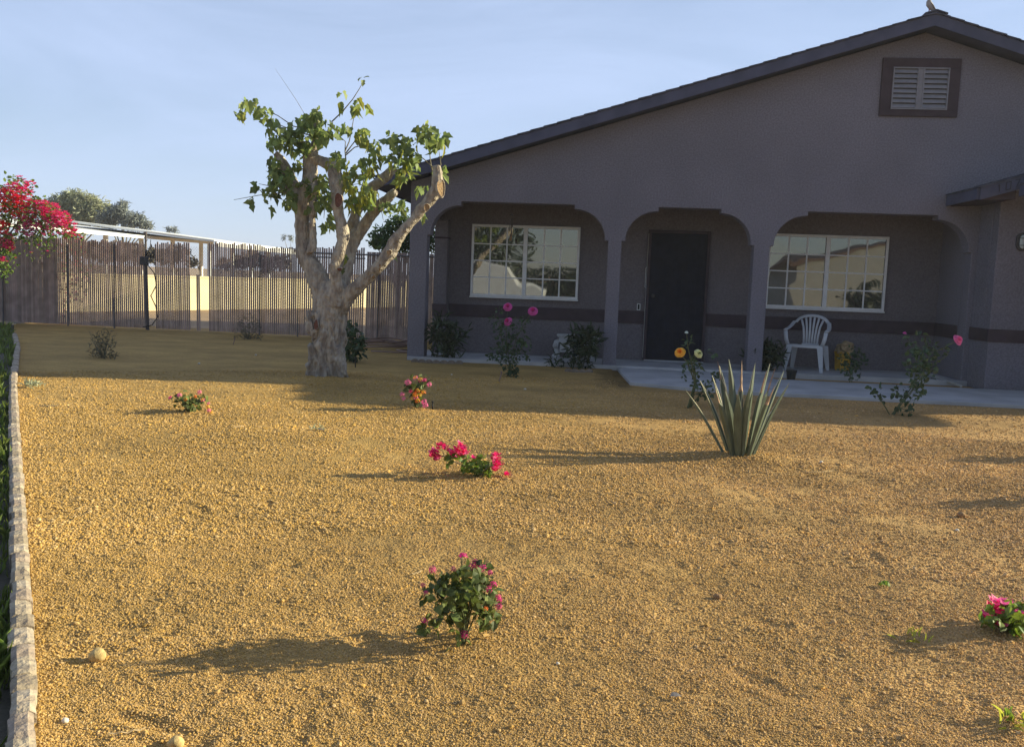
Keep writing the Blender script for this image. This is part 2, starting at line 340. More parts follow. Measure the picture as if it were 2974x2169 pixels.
class Leaves:
    def __init__(s, kind='oval', org=(0, 0, 0)): s.k = kind; s.P = []; s.D = []; s.N = []; s.S = []; s.W = []; s.M = []; s.o = np.array(org, float)
    def add(s, p, d, n, size, w=1.0, mi=0):
        s.P.append(p); s.D.append(d); s.N.append(n); s.S.append(size); s.W.append(w); s.M.append(mi)
    def build(s, name, m, parent=None, kind=None):
        V, F = TM[s.k]
        P = np.array(s.P, float)-s.o; D = np.array(s.D, float); N = np.array(s.N, float)
        D /= np.linalg.norm(D, axis=1)[:, None]+1e-9
        X = np.cross(D, N); X /= np.linalg.norm(X, axis=1)[:, None]+1e-9; Z = np.cross(X, D)
        S = np.array(s.S)[:, None, None]; W = np.array(s.W)[:, None, None]
        A = P[:, None, :] + S*(V[None, :, 0:1]*W*X[:, None, :] + V[None, :, 1:2]*D[:, None, :] + V[None, :, 2:3]*Z[:, None, :])
        k = len(V); verts = A.reshape(-1, 3)
        fs = []; mi = []
        for i in range(len(P)):
            b = i*k
            for q in F: fs.append(tuple(b+j for j in q)); mi.append(s.M[i])
        me = bpy.data.meshes.new(name); me.from_pydata(verts.tolist(), [], fs)
        ms = m if isinstance(m, (list, tuple)) else [m]
        for q in ms: me.materials.append(q)
        if len(ms) > 1: me.polygons.foreach_set('material_index', mi)
        me.update(); o = link(name, me, parent)
        if parent is None: o.location = tuple(s.o)
        if kind: o['kind'] = kind
        return o
def rdir(up=0.0):
    d = RNG.normal(size=3); d /= np.linalg.norm(d)+1e-9; d[2] += up; return d/np.linalg.norm(d)

# ------------------------------------------------------------------ ground relief
TAB = RNG.rand(256, 256)
def vnoise(x, y, s, seed=0):
    x = np.asarray(x)/s + seed*17.3; y = np.asarray(y)/s + seed*9.1
    xi = np.floor(x).astype(int); yi = np.floor(y).astype(int); fx = x-xi; fy = y-yi
    fx = fx*fx*(3-2*fx); fy = fy*fy*(3-2*fy)
    g = lambda a, b: TAB[a % 256, b % 256]
    return ((g(xi, yi)*(1-fx)+g(xi+1, yi)*fx)*(1-fy) + (g(xi, yi+1)*(1-fx)+g(xi+1, yi+1)*fx)*fy)*2-1
DENTS = []
for k in range(95):
    a = random.uniform(-0.62, 0.52); r = 2.0+8.5*random.random()**1.3
    DENTS.append((r*math.sin(a), r*math.cos(a), random.uniform(0, PI), random.uniform(0.07, 0.15), random.uniform(0.03, 0.055), random.uniform(0.004, 0.012)))
def curb_x(y):
    ys = [1.5, 2.08, 2.55, 3.58, 5.14, 7.62, 9.5, 12.77, 17.46, 18.4]
    xs = [-1.13, -1.42, -1.73, -2.43, -3.50, -5.20, -6.48, -8.63, -11.89, -12.5]
    return np.interp(y, ys, xs)
def hf(x, y):
    x = np.asarray(x, float); y = np.asarray(y, float)
    h = 0.012*vnoise(x, y, 1.25, 1) + 0.005*vnoise(x, y, 0.42, 2) + 0.0030*vnoise(x*1.2, y*0.8, 0.17, 3) + 0.0032*vnoise(x, y, 0.075, 4) + 0.0026*vnoise(x, y, 0.032, 5)
    # raked, trodden streaks on the right side of the yard
    u = x*0.80-y*0.60; v = x*0.60+y*0.80
    m = np.clip((x-0.2)/1.6, 0, 1)*np.clip((9.5-y)/2, 0, 1)
    h += m*0.0095*vnoise(u*1.0, v*0.28, 0.13, 6)*(0.5+0.5*vnoise(x, y, 0.9, 8))
    for cx, cy, a, l, w, d in DENTS:
        msk = (abs(x-cx) < 0.45) & (abs(y-cy) < 0.45)
        if not msk.any(): continue
        dx = x[msk]-cx; dy = y[msk]-cy; uu = (dx*math.cos(a)+dy*math.sin(a))/l; vv = (-dx*math.sin(a)+dy*math.cos(a))/w
        q = uu*uu+vv*vv
        h[msk] += -d*np.exp(-q**1.5*1.2) + d*0.30*np.exp(-(np.sqrt(q)-1.45)**2*6)
    # mounds at plant bases
    for cx, cy, r, d in ((1.21, 7.14, 0.35, 0.035), (-0.42, 3.12, 0.16, 0.012), (-1.72, 8.82, 0.2, 0.02), (-3.42, 11.3, 0.6, 0.03)):
        h += d*np.exp(-((x-cx)**2+(y-cy)**2)/(r*r))
    flat = np.clip((13.2-y)/0.8, 0, 1); inwalk = (x > 0.35) & (y > 11.3)
    flat = np.where(inwalk, 0, flat); flat = np.where(y > 14.0, 0, flat)
    flat = np.where((x < -3.2) & (y > 12), 1, flat)
    return h*flat - 0.004*(1-flat) - 0.02*inwalk
def gz(x, y): return float(hf(np.array([x]), np.array([y]))[0])

# big ground sheet + yard
g = MB(); g.v = [(-1500, -1500, -0.10), (1500, -1500, -0.10), (1500, 1500, -0.10), (-1500, 1500, -0.10)]; g.face((0, 1, 2, 3))
tag(g.build('ground', dirt_m), kind='structure')
NA, NR = 760, 620
ang = np.linspace(math.radians(-47), math.radians(36), NA); rr = np.exp(np.linspace(math.log(1.2), math.log(27), NR))
RR, AA = np.meshgrid(rr, ang, indexing='ij'); X = RR*np.sin(AA); Y = RR*np.cos(AA)
side = X > curb_x(Y) - 0.0
Z = hf(X.ravel(), Y.ravel()).reshape(X.shape)
idx = np.arange(NR*NA).reshape(NR, NA)
q = np.stack([idx[:-1, :-1], idx[:-1, 1:], idx[1:, 1:], idx[1:, :-1]], -1).reshape(-1, 4)
Yc = Y[:-1, :-1].reshape(-1); sd = side[:-1, :-1].reshape(-1)
def grid_obj(name, faces, zz, m):
    used = np.unique(faces); remap = -np.ones(NR*NA, int); remap[used] = np.arange(len(used))
    co = np.stack([X.ravel()[used], Y.ravel()[used], zz.ravel()[used]], -1)
    me = bpy.data.meshes.new(name); me.vertices.add(len(used)); me.vertices.foreach_set('co', co.ravel())
    f = remap[faces][:, ::-1]; me.loops.add(f.size); me.loops.foreach_set('vertex_index', f.ravel())
    me.polygons.add(len(f)); me.polygons.foreach_set('loop_start', np.arange(0, f.size, 4)); me.polygons.foreach_set('loop_total', np.full(len(f), 4))
    me.materials.append(m); me.polygons.foreach_set('use_smooth', np.ones(len(f), bool)); me.update(); me.validate()
    return tag(link(name, me), kind='structure')
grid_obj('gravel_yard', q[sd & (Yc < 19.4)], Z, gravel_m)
grid_obj('lawn_soil', q[~sd & (Yc < 19.4)], Z*0.8-0.035, soil_m)

# loose grains
def grains():
    src = bpy.data.collections.new('grain_shapes')
    for k in range(5):
        bm = bmesh.new(); bmesh.ops.create_icosphere(bm, subdivisions=1, radius=0.5)
        for v in bm.verts:
            v.co *= 1+random.uniform(-0.22, 0.22); v.co.z *= 0.72; v.co.x *= random.uniform(0.85, 1.15)
        me = bpy.data.meshes.new('grain_shape'); bm.to_mesh(me); bm.free(); me.materials.append(pebble_m)
        src.objects.link(bpy.data.objects.new('grain_shape', me))
    P = []
    def ring(r0, r1, dens, size, spread):
        a0, a1 = math.radians(-41), math.radians(31)
        area = 0.5*(a1-a0)*(r1*r1-r0*r0); n = int(area*dens)
        r = np.sqrt(RNG.uniform(r0*r0, r1*r1, n)); a = RNG.uniform(a0, a1, n)
        x = r*np.sin(a); y = r*np.cos(a)
        clump = 0.42+0.40*vnoise(x, y, 0.22, 21)+0.30*vnoise(x, y, 0.05, 22)+0.75*vnoise(x, y, 0.9, 23)
        keep = (x > curb_x(y)+0.05) & (RNG.rand(n) < 0.32+0.75*clump) & ~((x > 0.4) & (y > 11.6)) & (y < 14.1)
        x = x[keep]; y = y[keep]; s = size*np.exp(RNG.normal(0, spread, len(x)))
        P.append(np.stack([x, y, hf(x, y)+s*0.18, s], -1))
    ring(1.9, 3.2, 50000, 0.0037, 0.40); ring(3.2, 4.6, 29000, 0.0047, 0.40); ring(4.6, 6.8, 14500, 0.0072, 0.38); ring(6.8, 9.5, 6800, 0.0092, 0.36); ring(9.5, 12.5, 1600, 0.0105, 0.34)
    ring(1.9, 6.0, 16, 0.018, 0.2)
    P_ = np.concatenate(P)
    me = bpy.data.meshes.new('gravel_grains'); me.vertices.add(len(P_)); me.vertices.foreach_set('co', P_[:, :3].ravel())
    at = me.attributes.new('sc', 'FLOAT', 'POINT'); at.data.foreach_set('value', P_[:, 3])
    me.materials.append(pebble_m); o = link('gravel_grains', me); o['kind'] = 'stuff'; o['label'] = 'loose tan gravel grains covering the front yard'
    o['category'] = 'gravel'
    ng = bpy.data.node_groups.new('scatter', 'GeometryNodeTree')
    ng.interface.new_socket('Geometry', in_out='INPUT', socket_type='NodeSocketGeometry'); ng.interface.new_socket('Geometry', in_out='OUTPUT', socket_type='NodeSocketGeometry')
    N = ng.nodes; l = ng.links.new; gi = N.new('NodeGroupInput'); go = N.new('NodeGroupOutput')
    ip = N.new('GeometryNodeInstanceOnPoints'); ci = N.new('GeometryNodeCollectionInfo'); ci.inputs['Collection'].default_value = src
    ci.inputs['Separate Children'].default_value = True; ci.inputs['Reset Children'].default_value = True
    rv = N.new('FunctionNodeRandomValue'); rv.data_type = 'FLOAT_VECTOR'
    rv.inputs[0].default_value = (-0.5, -0.5, 0); rv.inputs[1].default_value = (0.5, 0.5, 6.283)
    na = N.new('GeometryNodeInputNamedAttribute'); na.data_type = 'FLOAT'; na.inputs[0].default_value = 'sc'
    l(gi.outputs[0], ip.inputs['Points']); l(ci.outputs[0], ip.inputs['Instance']); ip.inputs['Pick Instance'].default_value = True
    e2r = N.new('FunctionNodeEulerToRotation'); l(rv.outputs[0], e2r.inputs[0]); l(e2r.outputs[0], ip.inputs['Rotation'])
    l([s for s in na.outputs if s.enabled][0], ip.inputs['Scale']); l(ip.outputs[0], go.inputs[0])
    md = o.modifiers.new('scatter', 'NODES'); md.node_group = ng
grains()

# concrete porch slab and walk
def slab(name, poly, z0, z1, m):
    b = MB(); a = [b.vert((x, y, z1)) for x, y in poly]; c = [b.vert((x, y, z0)) for x, y in poly]; n = len(poly)
    b.face(a); b.face(c[::-1])
    for k in range(n): b.face((a[k], c[k], c[(k+1) % n], a[(k+1) % n]))
    return tag(b.build(name, m, bevel=0.006), kind='structure')
slab('porch_floor', [(-2.95, 14.17), (5.9, 14.17), (5.9, 15.6), (-2.95, 15.6)], -0.1, 0.055, concrete)
walk = [(0.43, 14.166)]
for t in np.linspace(0, 1, 10): walk.append((0.43+0.12*t, 14.1-1.9*t))
for t in np.linspace(0.1, 1, 8): walk.append((0.55+1.6*t, 12.2-0.50*math.sin(t*PI/2)))
walk += [(5.4, 11.62), (9.0, 11.5), (9.0, 13.38), (5.6, 13.46), (2.75, 13.50), (2.62, 14.166)]
slab('walkway', walk, -0.1, 0.022, concrete)

# ------------------------------------------------------------------ house
house = thing('house', (-2.96, 14.22, 0), 'single-storey taupe stucco house with arched porch, dark trim and low gable roof', 'house')
HO = (-2.96, 14.22, 0)
def HB(): return MB(HO)
FY = 14.22; RS = (5.42-2.906)/(4.726+3.394)     # roof slope
AX, AZ, RY = 4.73, 5.40, 13.85
def roofz(x, drop=0.0): return AZ-RS*abs(x-AX)-drop
CZ = 2.0
def arch(x0, x1, f0, f1):
    """opening outline from (x0,0) going up and over to (x1,0): column is narrower than the spandrel above"""
    pts = [(x0-0.0, -0.02), (x0, CZ), (x0+0.055, CZ)]
    a0 = x0+0.055; H1 = 2.475-CZ-0.02
    for t in np.linspace(0, PI/2, 12): pts.append((a0+(f0-a0)*(1-math.cos(t)), CZ+0.02+H1*math.sin(t)))
    pts += [(f0, 2.54), (f1, 2.54)]
    b0 = x1-0.055
    for t in np.linspace(PI/2, 0, 12): pts.append((b0-(b0-f1)*(1-math.cos(t)), CZ+0.02+H1*math.sin(t)))
    pts += [(x1-0.055, CZ), (x1, CZ), (x1, -0.02)]
    return pts
out = [(-2.96, -0.02)]
for A in ((-2.68, 0.19, -2.147, -0.358), (0.40, 2.43, 0.948, 1.90), (2.67, 5.66, 3.21, 5.13)): out += arch(*A)
out += [(12.4, -0.02), (12.4, roofz(12.4, 0.19)), (AX, roofz(AX, 0.19)), (-2.96, roofz(-2.96, 0.19))]
b = HB(); b.prism(out[::-1], FY, FY+0.26)
b.build('front_wall', stucco, house, bevel=0.012)
# body walls
b = HB()
b.box(-2.72, 12.4, 15.42, 15.62, -0.02, 2.8); b.box(-2.72, -2.5, 15.14, 15.42, -0.02, 2.3)
b.box(-2.72, -2.50, 15.62, 25.9, -0.02, 2.95); b.box(12.1, 12.4, 14.48, 26.0, -0.02, 2.85); b.box(-2.5, 12.1, 25.7, 25.9, -0.02, 2.9)
b.build('rear_wall', stucco_shaded, house, bevel=0.01)
b = HB(); b.box(-2.96, -2.70, 14.48, 25.9, 2.3, 2.98)
arc = [(14.48, 2.3)]
b.hexa([(-2.96, 14.48, 2.0), (-2.7, 14.48, 2.0), (-2.7, 14.62, 2.24), (-2.96, 14.62, 2.24), (-2.96, 14.48, 2.3), (-2.7, 14.48, 2.3), (-2.7, 14.62, 2.3), (-2.96, 14.62, 2.3)])
b.build('side_beam', stucco, house, bevel=0.01)
b = HB(); b.box(-2.7, 5.70, 14.48, 15.42, 2.72, 2.78); b.build('porch_ceiling', stucco_shaded, house)
b = HB(); b.box(5.66, 5.80, 14.48, 15.42, -0.02, 2.72); b.build('porch_side_wall', stucco, house)
# small cap ledges on the rear pier
b = HB(); b.box(-2.73, -2.49, 15.13, 15.415, 1.99, 2.02); b.build('pier_ledge', trim_dark, house)
# dark belt
b = HB()
b.box(-2.49, 0.90, 15.395, 15.418, 0.68, 0.89); b.box(1.89, 5.655, 15.395, 15.418, 0.68, 0.89)
b.box(-2.735, -2.485, 15.115, 15.138, 0.68, 0.89); b.box(5.635, 5.658, 14.50, 15.39, 0.68, 0.89)
b.build('wall_belt', trim_dark, house, bevel=0.006)

def window(x0, x1, z0, z1, name_label):
    o = HB(); fw = 0.045; y0, y1 = 15.36, 15.418
    xm = (x0+x1)/2+0.0
    o.box(x0, x1, y0, y1, z1-fw, z1); o.box(x0, x1, y0, y1, z0, z0+fw)
    o.box(x0, x0+fw*0.9, y0, y1, z0+fw, z1-fw); o.box(x1-fw*0.9, x1, y0, y1, z0+fw, z1-fw)
    o.box(xm-0.035, xm+0.035, y0-0.008, y1, z0+fw-0.01, z1-fw+0.01)
    w = o.build('window', winframe, house, bevel=0.004); w['label'] = name_label
    p = HB(); p.box(x0+0.035, xm-0.03, 15.386, 15.40, z0+0.04, z1-0.04); p.build('pane', pane_m, w)
    p = HB(); p.box(xm+0.03, x1-0.035, 15.392, 15.406, z0+0.04, z1-0.04); p.build('pane', pane_m, w)
    for (a, c, yy) in ((x0+fw*0.9, xm-0.035, 15.378), (xm+0.035, x1-fw*0.9, 15.384)):
        gq = HB(); wd = 0.0125
        for k in (1, 2): xx = a+(c-a)*k/3; gq.box(xx-wd, xx+wd, yy, yy+0.006, z0+fw, z1-fw)
        for k in (1, 2, 3):
            zz = z0+fw+(z1-z0-2*fw)*k/4; gq.box(a, c, yy+0.0015, yy+0.0075, zz-wd*0.8, zz+wd*0.8)
        gq.build('window_grille', winframe, w)
    s = HB(); s.box(x0-0.01, x1+0.01, 15.345, 15.418, z0-0.022, z0-0.002); s.build('window_sill', winframe, w)
W1 = (ony(1370, 653, 15.36), ony(1682, 872, 15.36)); window(-2.12, -0.27, 1.04, 2.265, 'white gridded slider window under the left arch')
window(2.86, 4.80, 1.04, 2.265, 'white gridded slider window above the plastic chair')

# door
b = HB(); b.box(0.93, 1.86, 15.36, 15.405, 0.07, 2.21)
dr = b.build('security_door', door_m, house, bevel=0.004)
b = HB()
for (x0, x1, z0, z1) in ((0.885, 0.93, 0.06, 2.26), (1.86, 1.905, 0.06, 2.26), (0.93, 1.86, 2.21, 2.26)): b.box(x0, x1, 15.345, 15.41, z0, z1)
b.build('door_frame', trim_dark, dr, bevel=0.004)
b = HB(); 
for (x0, x1, z0, z1) in ((0.95, 0.985, 0.1, 2.18), (1.805, 1.84, 0.1, 2.18), (0.985, 1.805, 2.145, 2.18), (0.985, 1.805, 0.1, 0.16), (0.985, 1.805, 1.0, 1.04)): b.box(x0, x1, 15.345, 15.36, z0, z1)
for k in range(9):
    xx = 1.06+k*0.083; b.box(xx-0.005, xx+0.005, 15.35, 15.36, 0.16, 2.145)
b.build('security_grille', door_m, dr)
b = HB(); b.lathe([(0.0, 0), (0.028, 0.0), (0.032, 0.015), (0.022, 0.035), (0.0, 0.04)], n=14)
kn = b; kn.v = [(0.99+x+0+2.96-(0) if False else x, y, z) for x, y, z in kn.v]
kk = MB(HO)
for (r, yy) in ((0.03, 15.345), (0.03, 15.33), (0.016, 15.325), (0.026, 15.30), (0.028, 15.285), (0.018, 15.272)):
    pass
kk.tube([(1.0, 15.346, 1.16), (1.0, 15.325, 1.16), (1.0, 15.32, 1.16), (1.0, 15.29, 1.16), (1.0, 15.278, 1.16)], [0.033, 0.033, 0.014, 0.028, 0.014], 14)
kk.build('door_handle', metal_dark, dr, smooth=True)
b = HB(); b.box(0.90, 1.9, 15.32, 15.41, 0.056, 0.075); b.build('threshold', concrete, dr)
b = HB()
b.tube([(0.883, 15.40, 0.1), (0.880, 15.39, 0.8), (0.884, 15.39, 1.2), (0.879, 15.392, 1.75), (0.884, 15.39, 2.2)], 0.0035, 6)
b.tube([(0.884, 15.385, 1.28), (0.862, 15.385, 1.30), (0.860, 15.385, 1.62), (0.882, 15.385, 1.64)], 0.0045, 6)
b.build('doorbell_wire', white_paint, house)
b = HB()
for (x0, x1, z0, z1) in ((0.745, 0.80, 1.005, 1.015), (0.745, 0.80, 0.905, 0.915), (0.745, 0.755, 0.915, 1.005), (0.79, 0.80, 0.915, 1.005)): b.box(x0, x1, 15.40, 15.418, z0, z1)
db = b.build('doorbell', white_paint, house); b = HB(); b.box(0.755, 0.79, 15.408, 15.418, 0.915, 1.005); b.build('button_panel', black_plastic, db)

# gable vent
V0 = ony(2567, 170, FY-0.03); V1 = ony(2783, 177, FY-0.03); V2 = ony(2556, 343, FY-0.03)
vx0, vx1, vz0, vz1 = 4.135, 5.265, 3.985, 4.83
b = HB(); t = 0.16
b.box(vx0, vx1, FY-0.035, FY-0.002, vz1-t*0.85, vz1); b.box(vx0, vx1, FY-0.035, FY-0.002, vz0, vz0+t*0.62)
b.box(vx0, vx0+t, FY-0.035, FY-0.002, vz0+t*0.62, vz1-t*0.85); b.box(vx1-t, vx1, FY-0.035, FY-0.002, vz0+t*0.62, vz1-t*0.85)
gv = b.build('gable_vent', trim_dark, house, bevel=0.005)
ix0, ix1, iz0, iz1 = vx0+t, vx1-t, vz0+t*0.62, vz1-t*0.85; xm = (ix0+ix1)/2
b = HB(); fr = 0.018
b.box(ix0, ix1, FY-0.05, FY-0.004, iz1-fr, iz1); b.box(ix0, ix1, FY-0.05, FY-0.004, iz0, iz0+fr)
for (a, c) in ((ix0, ix0+fr), (xm-0.05, xm-0.05+fr), (xm+0.05-fr, xm+0.05), (ix1-fr, ix1)): b.box(a, c, FY-0.05, FY-0.004, iz0+fr, iz1-fr)
b.box(xm-0.032, xm+0.032, FY-0.035, FY-0.004, iz0+fr, iz1-fr)
b.build('vent_frame', vent_m, gv)
b = HB()
for (a, c) in ((ix0+fr, xm-0.05), (xm+0.05, ix1-fr)):
    for k in range(8):
        z0 = iz0+fr+(iz1-iz0-2*fr)*k/8; h = (iz1-iz0-2*fr)/8
        b.hexa([(a, FY-0.045, z0+0.006), (c, FY-0.045, z0+0.006), (c, FY-0.012, z0+h*0.80), (a, FY-0.012, z0+h*0.80),
                (a, FY-0.045, z0+0.016), (c, FY-0.045, z0+0.016), (c, FY-0.012, z0+h*0.80+0.01), (a, FY-0.012, z0+h*0.80+0.01)])
b.build('louvre', vent_m, gv)
b = HB(); b.box(ix0+fr, ix1-fr, FY-0.008, FY-0.0025, iz0+fr, iz1-fr); b.build('vent_screen', metal_dark, gv)

# roof: deck, fascia, shingle courses
def gable_roof(ax, az, xl, xr, y0, y1, s, body, fas, shg, parent, org, th=0.16, step=0.20, fh=0.19):
    zf = lambda x, d=0.0: az-s*abs(x-ax)-d
    b = MB(org); e = 0.03
    for (xa, xb) in ((xl, ax), (ax, xr)):
        if xb < xa: xa, xb = xb, xa
        b.hexa([(xa, y0+0.06, zf(xa, th)), (xb, y0+0.06, zf(xb, th)), (xb, y1, zf(xb, th)), (xa, y1, zf(xa, th)),
                (xa, y0+0.06, zf(xa, 0.022)), (xb, y0+0.06, zf(xb, 0.022)), (xb, y1, zf(xb, 0.022)), (xa, y1, zf(xa, 0.022))])
    rf = b.build('roof', body, parent)
    b = MB(org)
    poly = [(xl, zf(xl, fh)), (ax, zf(ax, fh)), (xr, zf(xr, fh)), (xr, zf(xr, 0.022)), (ax, zf(ax, 0.022)), (xl, zf(xl, 0.022))]
    b.prism(poly, y0+0.018, y0+0.058); b.box(xl-0.035, xl-0.002, y0+0.06, y1, zf(xl, fh-0.01), zf(xl, 0.03)); b.box(xr+0.002, xr+0.035, y0+0.06, y1, zf(xr, fh-0.01), zf(xr, 0.03))
    b.build('fascia', fas, rf)
    b = MB(org)
    for sgn, xe in ((-1, xl), (1, xr)):
        n = int(abs(xe-ax)/step)+1
        for k in range(n):
            xa = ax+sgn*k*step; xb = ax+sgn*min((k+1)*step, abs(xe-ax)+0.05)
            j = random.uniform(-0.004, 0.004)
            za, zb = zf(xa), zf(xb)
            pa, pb = (xa-sgn*0.01, za-0.001), (xb, zb+0.006+j*0.5)
            y = y0-random.uniform(0.0, 0.012)
            A = [(pa[0], y, pa[1]-0.024), (pb[0], y, zb-0.014), (pb[0], y1, zb-0.014), (pa[0], y1, pa[1]-0.024), (pa[0], y, pa[1]), (pb[0], y, pb[1]), (pb[0], y1, pb[1]), (pa[0], y1, pa[1])]
            b.hexa(A)
    # ridge cap pieces
    for k in range(int((y1-y0)/0.25)):
        yy = y0-0.01+k*0.25
        for sgn in (-1, 1):
            b.hexa([(ax, yy, az+0.012), (ax+sgn*0.16, yy, az-s*0.16+0.012), (ax+sgn*0.16, yy+0.27, az-s*0.16+0.004), (ax, yy+0.27, az+0.004),
                    (ax, yy, az+0.034), (ax+sgn*0.16, yy, az-s*0.16+0.034), (ax+sgn*0.16, yy+0.27, az-s*0.16+0.014), (ax, yy+0.27, az+0.014)])
    b.build('shingles', shg, rf)
    return rf
gable_roof(AX, AZ, -3.45, 12.9, RY, 26.4, RS, fascia_m, fascia_m, shingle, house, HO)

# right wing with low gable, plus unseen garage block added to cast shadow
b = HB(); WX = 5.74; WP = 8.4; WZ = 3.84; WS = 0.31
wz = lambda x, d=0.17: WZ-WS*abs(x-WP)-d
b.prism([(WX, -0.02), (11.1, -0.02), (11.1, wz(11.1)), (WP, wz(WP)), (WX, wz(WX))], 13.57, 13.79)
b.box(WX, WX+0.2, 13.79, 14.218, -0.02, 2.75)
b.prism([(6.75, -0.02), (11.1, -0.02), (11.1, 2.7), (WP, 3.1), (6.75, 2.8)], 12.45, 12.65)  # out-of-view forward block, added to throw the shadow across the yard
b.box(6.75, 6.95, 12.65, 13.565, -0.02, 2.78); b.box(10.9, 11.1, 12.65, 13.565, -0.02, 2.68); b.box(10.9, 11.1, 13.79, 14.2, -0.02, wz(11.1)-0.03)
b.build('wing_wall', stucco, house, bevel=0.012)
b = HB(); b.box(WX-0.022, 6.745, 13.547, 13.568, 0.70, 0.885); b.box(WX-0.022, WX-0.002, 13.568, 14.218, 0.70, 0.885)
b.build('wing_belt', trim_dark, house, bevel=0.006)
rw = gable_roof(WP, WZ, 5.25, 11.95, 13.05, 14.2, WS, trim_dark, fascia_m, shingle, house, HO, th=0.15)
gable_roof(WP, 3.30, 5.75, 11.78, 11.72, 12.98, 0.15, trim_dark, fascia_m, shingle, house, HO, th=0.15)  # unseen forward roof, pitch and overhang shaped for the yard's shadow edge
# boxed soffit return at the low end of the wing eave
b = HB(); b.hexa([(5.30, 13.12, 2.675), (5.735, 13.12, 2.70), (5.735, 14.2, 2.70), (5.30, 14.2, 2.675), (5.28, 13.12, 2.69), (5.735, 13.12, 2.84), (5.735, 14.2, 2.84), (5.28, 14.2, 2.69)])
b.build('soffit', trim_dark, rw)
# house numbers painted on the wing fascia
b = HB()
seg = {'0': [((0, 0), (0, 1)), ((0, 1), (.6, 1)), ((.6, 1), (.6, 0)), ((.6, 0), (0, 0))], '1': [((.3, 0), (.3, 1)), ((.1, .8), (.3, 1))],
       '7': [((0, 1), (.6, 1)), ((.6, 1), (.2, 0))]}
for i, ch in enumerate('1070'):
    b = HB()
    for (p, q_) in seg[ch]:
        x0 = 5.46+i*0.115; h = 0.10
        zb = WZ-WS*abs(x0-WP)-0.150
        A = (x0+p[0]*h, 13.060, zb+p[1]*h+p[0]*h*WS); B = (x0+q_[0]*h, 13.060, zb+q_[1]*h+q_[0]*h*WS)
        b.tube([A, B], 0.0065, 6)
    b.build('house_number', number_m, rw)
# bulkhead lamp
lx, lz, ly = 6.075, 2.145, 13.57
b = HB(); 
def capsule(w, h, n=10):
    pts = []
    for t in np.linspace(0, PI, n): pts.append((lx+w*math.cos(t), lz+h-w+w*math.sin(t)))
    for t in np.linspace(PI, 2*PI, n): pts.append((lx+w*math.cos(t), lz-h+w+w*math.sin(t)))
    return pts
b.prism(capsule(0.085, 0.13)[::-1], ly-0.045, ly-0.002)
lamp = b.build('wall_lamp', metal_dark, house, bevel=0.008)
b = HB(); b.prism(capsule(0.055, 0.10)[::-1], ly-0.075, ly-0.046); b.build('lamp_glass', glasslamp, lamp, bevel=0.015)
b = HB()
b.tube([(lx, ly-0.085, lz-0.11), (lx, ly-0.085, lz+0.11)], 0.005, 6)
for dz in (-0.05, 0.05): b.tube([(lx-0.07, ly-0.06, lz+dz), (lx-0.05, ly-0.083, lz+dz), (lx+0.05, ly-0.083, lz+dz), (lx+0.07, ly-0.06, lz+dz)], 0.005, 6)
b.build('lamp_guard', metal_dark, lamp)

# ------------------------------------------------------------------ dove on the ridge
def dove():
    P = (4.68, 14.0, AZ+0.03); t = thing('dove', P, 'pale grey-brown dove perched on the peak of the roof', 'bird')
    b = MB()
    prof = [((0.100, 0, -0.020), 0.006), ((0.080, 0, 0.006), 0.014), ((0.045, 0, 0.045), 0.030), ((0.015, 0, 0.080), 0.043), ((-0.012, 0, 0.115), 0.045),
            ((-0.020, 0, 0.150), 0.034), ((-0.016, 0, 0.180), 0.021), ((-0.018, 0, 0.203), 0.022), ((-0.024, 0, 0.222), 0.017), ((-0.028, 0, 0.232), 0.006)]
    b.tube([p for p, r in prof], [r for p, r in prof], 14); b.build('body', dove_m, t, smooth=True)
    b = MB(); b.tube([(-0.036, 0, 0.212), (-0.060, 0, 0.205)], [0.006, 0.001], 8); b.build('beak', metal_dark, t, smooth=True)
    for s in (-1, 1):
        b = MB(); b.tube([(-0.01, s*0.036, 0.13), (0.03, s*0.042, 0.085), (0.075, s*0.026, 0.030), (0.105, s*0.008, -0.006)], [0.012, 0.022, 0.016, 0.004], 10, flat=0.45)
        b.build('wing', mat('dove_wing', (0.27, 0.22, 0.20), 0.8, 0.2, 20), t, smooth=True)
        b = MB(); b.tube([(0.0, s*0.016, 0.085), (-0.005, s*0.018, 0.02), (-0.005, s*0.018, 0.0)], [0.008, 0.004, 0.004], 6)
        b.tube([(-0.03, s*0.018, 0.003), (0.015, s*0.018, 0.003)], 0.003, 5); b.build('leg', mat('dove_leg', (0.35, 0.1, 0.09), 0.7), t)
dove()

# ------------------------------------------------------------------ mulberry tree (pollarded)
TY = 11.3
def z2(x, y): return 640+x*0.5569, 200+y*0.5569
SC = 0.5569*TY/FPX
def tpt(x, y, dy=0.0): return ony(*z2(x, y), TY+dy)
tree = thing('pollarded_tree', tpt(550, 1598), 'thick gnarled pruned mulberry tree with pale bark and sparse green leaves', 'tree')
TO = tuple(tree.location)
def limb(b, pts, n=14):
    P = []; Rr = []
    for q_ in pts:
        x, y, r = q_[:3]; dy = q_[3] if len(q_) > 3 else 0
        P.append(tpt(x, y, dy)); Rr.append(r*SC)
    # resample smoothly
    P = np.array(P); Rr = np.array(Rr); t = np.arange(len(P)); tt = np.linspace(0, len(P)-1, (len(P)-1)*4+1)
    def cm(A):
        out = []
        for u in tt:
            i = min(int(u), len(A)-2); f = u-i; a = A[max(i-1, 0)]; b_ = A[i]; c = A[i+1]; d = A[min(i+2, len(A)-1)]
            out.append(0.5*((2*b_)+(-a+c)*f+(2*a-5*b_+4*c-d)*f*f+(-a+3*b_-3*c+d)*f**3))
        return np.array(out)
    b.tube(list(cm(P)), list(np.maximum(cm(Rr), 0.004)), n, wob=0.05)
b = MB(TO)
